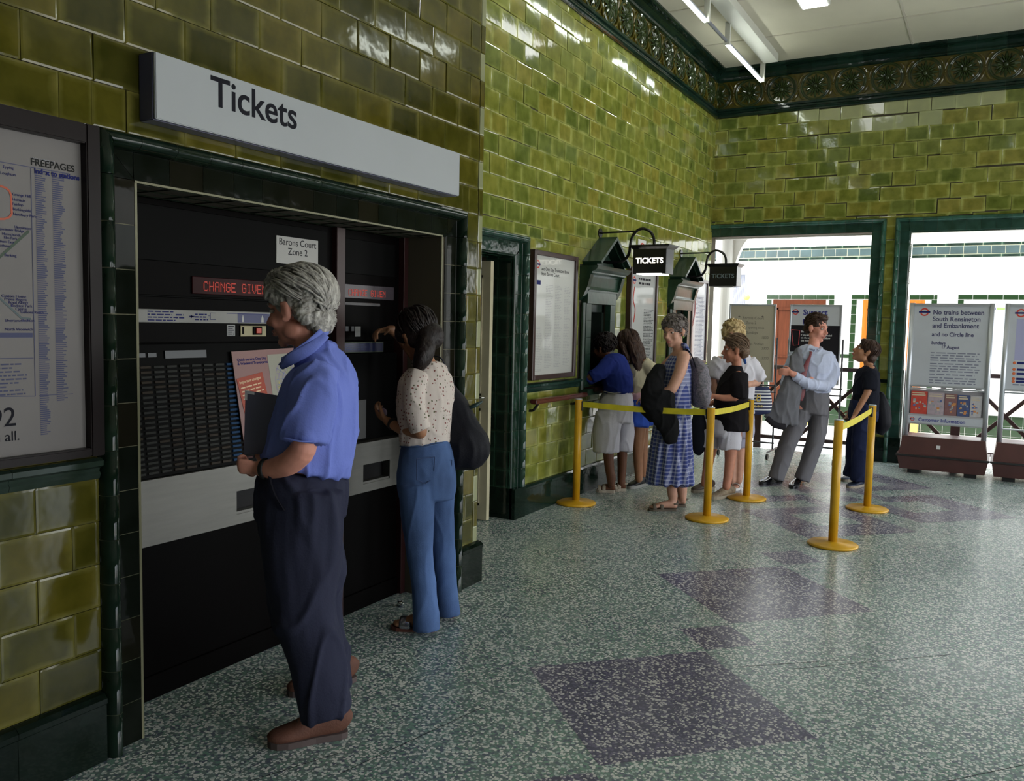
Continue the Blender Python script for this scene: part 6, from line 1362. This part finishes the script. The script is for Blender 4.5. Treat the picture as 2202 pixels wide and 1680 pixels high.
mS = bpy.data.materials.new('navy_white_stripe'); mS.use_nodes = True; nt = mS.node_tree; b_ = nt.nodes['Principled BSDF']; tcn = N(nt,'ShaderNodeTexCoord'); sp = N(nt,'ShaderNodeSeparateXYZ'); nt.links.new(tcn.outputs['Object'], sp.inputs[0])
z_ = mathn(nt,'SUBTRACT', sp.outputs[2], fbag.o.z); st_ = mathn(nt,'GREATER_THAN', mathn(nt,'FRACT', mathn(nt,'MULTIPLY', z_, 33)), .5); up_ = mathn(nt,'MULTIPLY', mathn(nt,'GREATER_THAN', z_, .045), mathn(nt,'LESS_THAN', z_, .235))
nt.links.new(mixc(nt, mathn(nt,'MULTIPLY', st_, up_), (.012,.018,.07), (.68,.68,.68)), b_.inputs['Base Color']); b_.inputs['Roughness'].default_value = .8
finish('bag_body', bm, mS, t, True)
for s_, dd in ((-1,.055),(1,.055)):
    pass
bm = bmesh.new(); 
for cz, rr in ((.150,.020),(.185,.015)): tube(bm, [fbag.p(.015+rr*cos(a), cz+rr*sin(a), .060) for a in [2*pi*i/12 for i in range(13)]], .004, fbag.n, 6, 1, False)
finish('yellow_motif', bm, mat('motif_yellow',(.70,.50,.05),.6), t); bm = bmesh.new()
for i in range(4): tube(bm, [fbag.p(-.05+i*.032+.010*cos(a), .085+.010*sin(a), .062) for a in [2*pi*i_/8 for i_ in range(9)]], .003, fbag.n, 6, 1, False)
finish('yellow_stitching', bm, MATS['motif_yellow'], t)
bm = bmesh.new(); tube(bm, [fbag.p(-.10,.26,.0),p.P(1606,800,-.11),p.P(1600,768,-.10),p.P(1600,760,.02),p.P(1612,800,.10),fbag.p(.0,.26,-.03)], [(.012,.003)]*6, CR, 8, 4); finish('strap', bm, cloth('blue_webbing',(.02,.06,.22)), t, True)
# ---------------------------------------------------------------- boy in black
d0 = depth(onfloor(1560,1072)); fb = onfloor(1545,1070)
p = Person('person', 'brown-haired boy in an oversized black T-shirt and white shorts between two queue posts', d0, dirv(5), fb, S_tan, 7, .0085)
p.head((1581,752,0), dirv(8,-4), (0,0,1), 1.0)
p.limb([(1575,940,0),(1574,860,0),(1580,810,0),(1582,795,0)], [(0.107,0.088),(0.111,0.088),(0.115,0.072),(0.074,0.048)], n=18); p.limb([(1582,800,0),(1584,785,0),(1584,770,0)], [.048,.045,.044])
p.limb([(1588,805,-.12),(1588,835,-.16),(1582,855,-.18)], [.04,.037,.033]); p.limb([(1582,855,-.18),(1555,856,-.16),(1536,852,-.14)], [.034,.03,.024]); hand_bm(p.bm, p.P(1536,852,-.14), IL, CF, 1, .5, .85)
p.limb([(1575,805,.12),(1565,840,.15),(1545,858,.12),(1530,868,.08)], [.04,.036,.03,.024]); hand_bm(p.bm, p.P(1530,868,.08), IL-V((0,0,.6)), CF, 1, .5, .85)
p.limb([(1572,930,-.07),(1570,990,-.08),(1562,1048,-.09)], [.075,.05,.038]); p.limb([(1535,930,.08),(1524,990,.09),(1516,1042,.10)], [.075,.05,.038])
p.body(); p.face_(H_lbrown, L_lip)
p.garment('t_shirt', [([(1571,925,0),(1572,880,0),(1576,830,0),(1581,800,0),(1583,788,0)], [(.190,.160),(.185,.155),(.175,.130),(.12,.08),(.055,.05)]), ([(1588,808,-.11),(1590,835,-.16),(1588,856,-.17)], [(.08,.08),(.08,.08),(.078,.075)]), ([(1572,808,.12),(1562,835,.14)], [(.07,.07),(.07,.07)])], cloth('black_cotton',(.012,.010,.012),rough=.95), folds(.008,(9,9,5),14,.002), .0095)
p.garment('shorts', [([(1560,905,0),(1557,930,0),(1555,940,0)], [(.15,.12),(.165,.14),(.15,.13)]), ([(1570,925,-.08),(1570,966,-.08)], [(.085,.10),(.09,.095)]), ([(1533,925,.09),(1531,962,.09)], [(.085,.10),(.09,.09)])], M_wc, folds(.007,(12,12,4),3), .0095)
def ex(bm, T, R, s): ell(bm, T((0,.052,.095)), (.060*s,.040*s,.026*s), R, 12); ell(bm, T((0,-.07,-.02)), (.070*s,.050*s,.055*s), R, 12)
hair(p.t, p.hc, p.HR, p.hs, H_lbrown, cap=((0,-.018,.048),(.085,.096,.084)), n=150, length=.09, flow='back', rad=.008, seed=25, amp=.005, lift=.007, zmin=-.6, extra=ex)
tm = mat('brown_trainer', (.16,.11,.07), .6, col2=(.35,.28,.18), vscale=40); tw = mat('tan_sole', (.32,.27,.20), .7)
shoe(p.t, onfloor(1576,1066), onfloor(1530,1075), tm, tw, .046, .088, 'trainer', .028, laces=mat('cream_lace',(.5,.45,.35),.6)); shoe(p.t, onfloor(1532,1052), onfloor(1490,1060), mat('dark_trainer',(.07,.045,.035),.6), tw, .046, .088, 'trainer', .026)
t = thing('dark_holdall', 'dark holdall hanging low behind the woman in the checked dress, beside the boy', 'bag', p.P(1503,960,.1)); bm = bmesh.new()
tube(bm, [p.P(1502,890,.15),p.P(1503,920,.15),p.P(1503,955,.15),p.P(1500,972,.15)], [(.06,.045),(.10,.075),(.10,.075),(.06,.04)], AW, 14, 4, .7); me = remesh(bm, .01, 3); displace(me, folds(.007)); link('bag_body', me, cloth('ink_nylon',(.012,.014,.022)), t)
bm = bmesh.new(); tube(bm, [p.P(1500,892,.13),p.P(1516,872,.11),p.P(1528,868,.08)], [(.01,.003)]*3, AW, 8, 4); finish('handle', bm, MATS['ink_nylon'], t, True)
# ---------------------------------------------------------------- man in shirt and tie
d0 = depth(onfloor(1695,1044)); fb = onfloor(1690,1042)
p = Person('person', 'dark-haired man in a pale shirt and maroon tie with arms folded, grey trousers', d0, dirv(-68), fb, S_red, 8, .0085)
p.head((1756,706,0), dirv(-128,-10), (0,0,1), 1.05)
p.limb([(1748,850,0),(1745,800,0),(1745,765,0),(1746,752,0)], [(0.123,0.096),(0.139,0.096),(0.148,0.088),(0.082,0.060)], n=18); p.limb([(1747,758,0),(1750,742,0),(1752,730,0)], [.058,.056,.054])
p.limb([(1778,772,.02),(1786,805,-.06),(1772,830,-.12)], [.05,.046,.04]); p.limb([(1772,830,-.12),(1735,822,-.24),(1700,802,-.28)], [.04,.035,.028]); hand_bm(p.bm, p.P(1703,803,-.28), (p.P(1676,798,-.24)-p.P(1703,803,-.28)).normalized(), V((CF.x,CF.y,-.3)), -1, .6, 1)
p.limb([(1712,772,.02),(1695,805,.0),(1690,835,-.10)], [.05,.046,.038]); p.limb([(1690,835,-.10),(1715,828,-.20),(1745,815,-.18)], [.038,.03,.026])
p.limb([(1722,880,-.02),(1700,940,-.02),(1668,1022,-.02)], [.08,.055,.04]); p.limb([(1758,880,.02),(1750,940,.0),(1722,1026,-.02)], [.08,.055,.04])
p.body(); p.face_(H_brown, L_lip)
M_gt = cloth('grey_flannel', (.155,.150,.165), vscale=5)
p.garment('trousers', [([(1746,836,0),(1745,860,0),(1742,890,0)], [(.150,.125),(.170,.145),(.175,.145)]), ([(1724,885,-.02),(1702,935,-.02),(1684,985,-.02),(1668,1030,-.02)], [(.095,.125),(.088,.105),(.082,.088),(.080,.078)]),
   ([(1762,885,.01),(1756,935,.0),(1742,985,-.02),(1724,1032,-.02)], [(.095,.125),(.088,.105),(.080,.088),(.080,.078)])], M_gt, folds(.006,(9,9,3),3,.0015), .009)
M_ws = cloth('pale_blue_shirt', (.50,.54,.70), vscale=5)
sh = p.garment('shirt', [([(1748,846,0),(1747,812,0),(1746,778,0),(1746,756,0),(1748,746,0)], [(.165,.130),(.185,.145),(.205,.140),(.165,.095),(.075,.065)]), ([(1776,763,.02),(1790,798,-.04),(1778,830,-.12)], [(.070,.075),(.072,.075),(.060,.062)]),
   ([(1778,830,-.12),(1740,826,-.23),(1708,808,-.28)], [(.062,.060),(.052,.050),(.038,.038)]), ([(1714,763,.02),(1698,797,-.01),(1690,830,-.08)], [(.070,.072),(.066,.068),(.056,.056)]), ([(1690,830,-.08),(1712,832,-.17),(1735,826,-.19)], [(.055,.055),(.045,.045),(.036,.036)])], M_ws, folds(.008,(11,11,8),6,.002), .0085)
bm = bmesh.new(); c = p.P(1749,747,0); 
for k in (-1,1): tube(bm, [c+V((0,0,.015))+AW*.06+CR*k*.045, c+CR*k*.068+V((0,0,.0)), c+CR*k*.05-AW*.07-V((0,0,.015)), c-AW*.098+CR*k*.018-V((0,0,.02)), c-AW*.10+CR*k*.035-V((0,0,.05))], [(.008,.020),(.009,.022),(.009,.022),(.008,.020),(.004,.006)], (0,0,1), 8, 4, .5)
finish('collar', bm, M_ws, sh, True)
bm = bmesh.new(); tube(bm, [p.P(1744,757,-.115),p.P(1742,766,-.125),p.P(1734,785,-.155),p.P(1726,812,-.165),p.P(1722,845,-.160),p.P(1724,862,-.155)], [(.016,.010),(.012,.006),(.024,.007),(.034,.007),(.044,.007),(.012,.005)], CR, 10, 4, .5); finish('tie', bm, mat('maroon_tie',(.20,.030,.040),.5,col2=(.12,.02,.03),vscale=90), p.t, True)
def ex(bm, T, R, s): ell(bm, T((0,.045,.100)), (.058*s,.036*s,.030*s), R, 12); ell(bm, T((0,-.065,-.01)), (.070*s,.050*s,.055*s), R, 12)
hair(p.t, p.hc, p.HR, p.hs, H_brown, cap=((0,-.020,.050),(.082,.094,.084)), n=140, length=.07, flow='back', rad=.007, seed=31, amp=.004, lift=.005, zmin=-.5, extra=ex)
bs_ = mat('black_polish', (.010,.010,.012), .12)
shoe(p.t, onfloor(1678,1034), onfloor(1636,1044), bs_, bs_, .048, .075); shoe(p.t, onfloor(1726,1032), onfloor(1703,1052), bs_, bs_, .048, .075)
t = thing('grey_jacket', 'grey suit jacket folded over the arm of the man in a tie', 'jacket', p.P(1690,880,-.2)); bm = bmesh.new()
tube(bm, [p.P(1716,752,-.13),p.P(1712,775,-.15),p.P(1714,798,-.19)], [(.03,.025),(.065,.03),(.075,.035)], CR, 12, 4, .5)
tube(bm, [p.P(1706,812,-.21),p.P(1696,845,-.22),p.P(1684,880,-.20),p.P(1668,908,-.18)], [(.085,.05),(.10,.05),(.115,.05),(.125,.045)], CR, 16, 4, .4); tube(bm, [p.P(1714,820,-.18),p.P(1706,860,-.18),p.P(1700,912,-.16)], [(.06,.04),(.07,.04),(.075,.035)], CR, 12, 4, .4)
me = remesh(bm, .009, 3); displace(me, folds(.010,(14,14,3),8,.002)); o = link('cloth', me, cloth('grey_jacket_wool',(.14,.14,.155)), t)
bm = bmesh.new(); tube(bm, [p.P(1650,900,-.235),p.P(1668,915,-.24),p.P(1688,918,-.23)], [(.03,.01)]*3, CR, 8, 3); finish('lining', bm, cloth('dark_lining',(.02,.018,.022)), o, True)
# ---------------------------------------------------------------- dark-haired boy at the right
d0 = depth(onfloor(1845,1048)); fb = onfloor(1848,1046)
p = Person('person', 'dark-haired boy in a black T-shirt looking up, beside the green tiled pier', d0, dirv(12), fb, S_oliv, 9, .0085)
p.head((1861,758,0), dirv(10,26), V((0,0,1))-IL*.25, .98)
p.limb([(1858,880,0),(1862,830,0),(1868,795,0)], [(0.102,0.080),(0.107,0.080),(0.107,0.068)], n=18); p.limb([(1868,800,0),(1868,785,0),(1865,772,0)], [.048,.046,.046])
p.limb([(1872,805,-.11),(1868,835,-.15),(1862,850,-.16)], [.040,.038,.034]); p.limb([(1862,850,-.16),(1848,875,-.15),(1838,892,-.13)], [.034,.029,.023]); hand_bm(p.bm, p.P(1838,892,-.13), V((0,0,-1))+IL*.45, IL+CF, 1, .4, .85)
p.limb([(1855,805,.12),(1842,845,.15),(1830,875,.10)], [.038,.035,.026]); hand_bm(p.bm, p.P(1828,880,.09), V((0,0,-1))+IL*.3, IL, 1, .4, .85)
p.limb([(1856,900,-.06),(1848,970,-.07),(1846,1028,-.06)], [.08,.055,.04]); p.limb([(1850,900,.08),(1838,970,.09),(1832,1022,.09)], [.08,.055,.04])
p.body(); p.face_(H_brown, L_lip)
p.garment('trousers', [([(1857,862,0),(1856,890,0),(1855,905,0)], [(.14,.12),(.155,.14),(.15,.13)]), ([(1858,900,-.07),(1853,950,-.08),(1850,1000,-.07),(1848,1034,-.06)], [(.085,.11),(.075,.09),(.068,.082),(.075,.090)]), ([(1848,900,.08),(1840,950,.09),(1836,1000,.09),(1830,1026,.09)], [(.085,.10),(.07,.085),(.065,.078),(.070,.082)])], cloth('navy_denim',(.016,.022,.060)), folds(.008,(9,9,6),3,.002), .0095)
p.garment('t_shirt', [([(1860,885,0),(1862,840,0),(1866,805,0),(1868,792,0),(1868,786,0)], [(.150,.125),(.15,.125),(.150,.110),(.09,.07),(.055,.05)]), ([(1870,802,-.10),(1872,822,-.145),(1870,838,-.155)], [(.062,.068),(.062,.068),(.060,.064)]), ([(1858,805,.11),(1850,830,.14)], [(.058,.06),(.056,.056)])], cloth('ink_cotton',(.010,.011,.018),rough=.95), folds(.007,(10,10,6),14,.002), .0095)
def ex(bm, T, R, s): ell(bm, T((0,.050,.088)), (.060*s,.042*s,.026*s), R, 12); ell(bm, T((0,-.068,-.025)), (.072*s,.050*s,.060*s), R, 12)
hair(p.t, p.hc, p.HR, p.hs, H_brown, cap=((0,-.020,.048),(.087,.098,.086)), n=130, length=.12, flow='down', rad=.006, seed=35, amp=.002, lift=.003, zmin=-.6, extra=ex)
tm = mat('navy_shoe', (.02,.03,.06), .5)
shoe(p.t, onfloor(1862,1044), onfloor(1812+12,1050), tm, tw, .046, .075, 'shoe', .022, laces=M_grey); shoe(p.t, onfloor(1848,1030), onfloor(1812,1036), tm, tw, .046, .075, 'shoe', .022)
t = thing('black_rucksack', 'black bag slung behind the dark-haired boy against the green pier', 'bag', p.P(1895,925,.05)); bm = bmesh.new()
tube(bm, [p.P(1890,850,.05),p.P(1893,880,.05),p.P(1895,910,.05),p.P(1892,928,.05)], [(.08,.055),(.11,.085),(.11,.085),(.07,.05)], AW, 14, 4, .7); me = remesh(bm, .01, 3); displace(me, folds(.007)); link('bag_body', me, MATS['black_nylon'], t)
bm = bmesh.new(); tube(bm, [p.P(1888,852,-.02),p.P(1880,815,-.05),p.P(1872,792,-.09),p.P(1860,800,-.12)], [(.014,.003)]*4, AW, 8, 4); finish('strap', bm, MATS['strap_navy'], t, True)
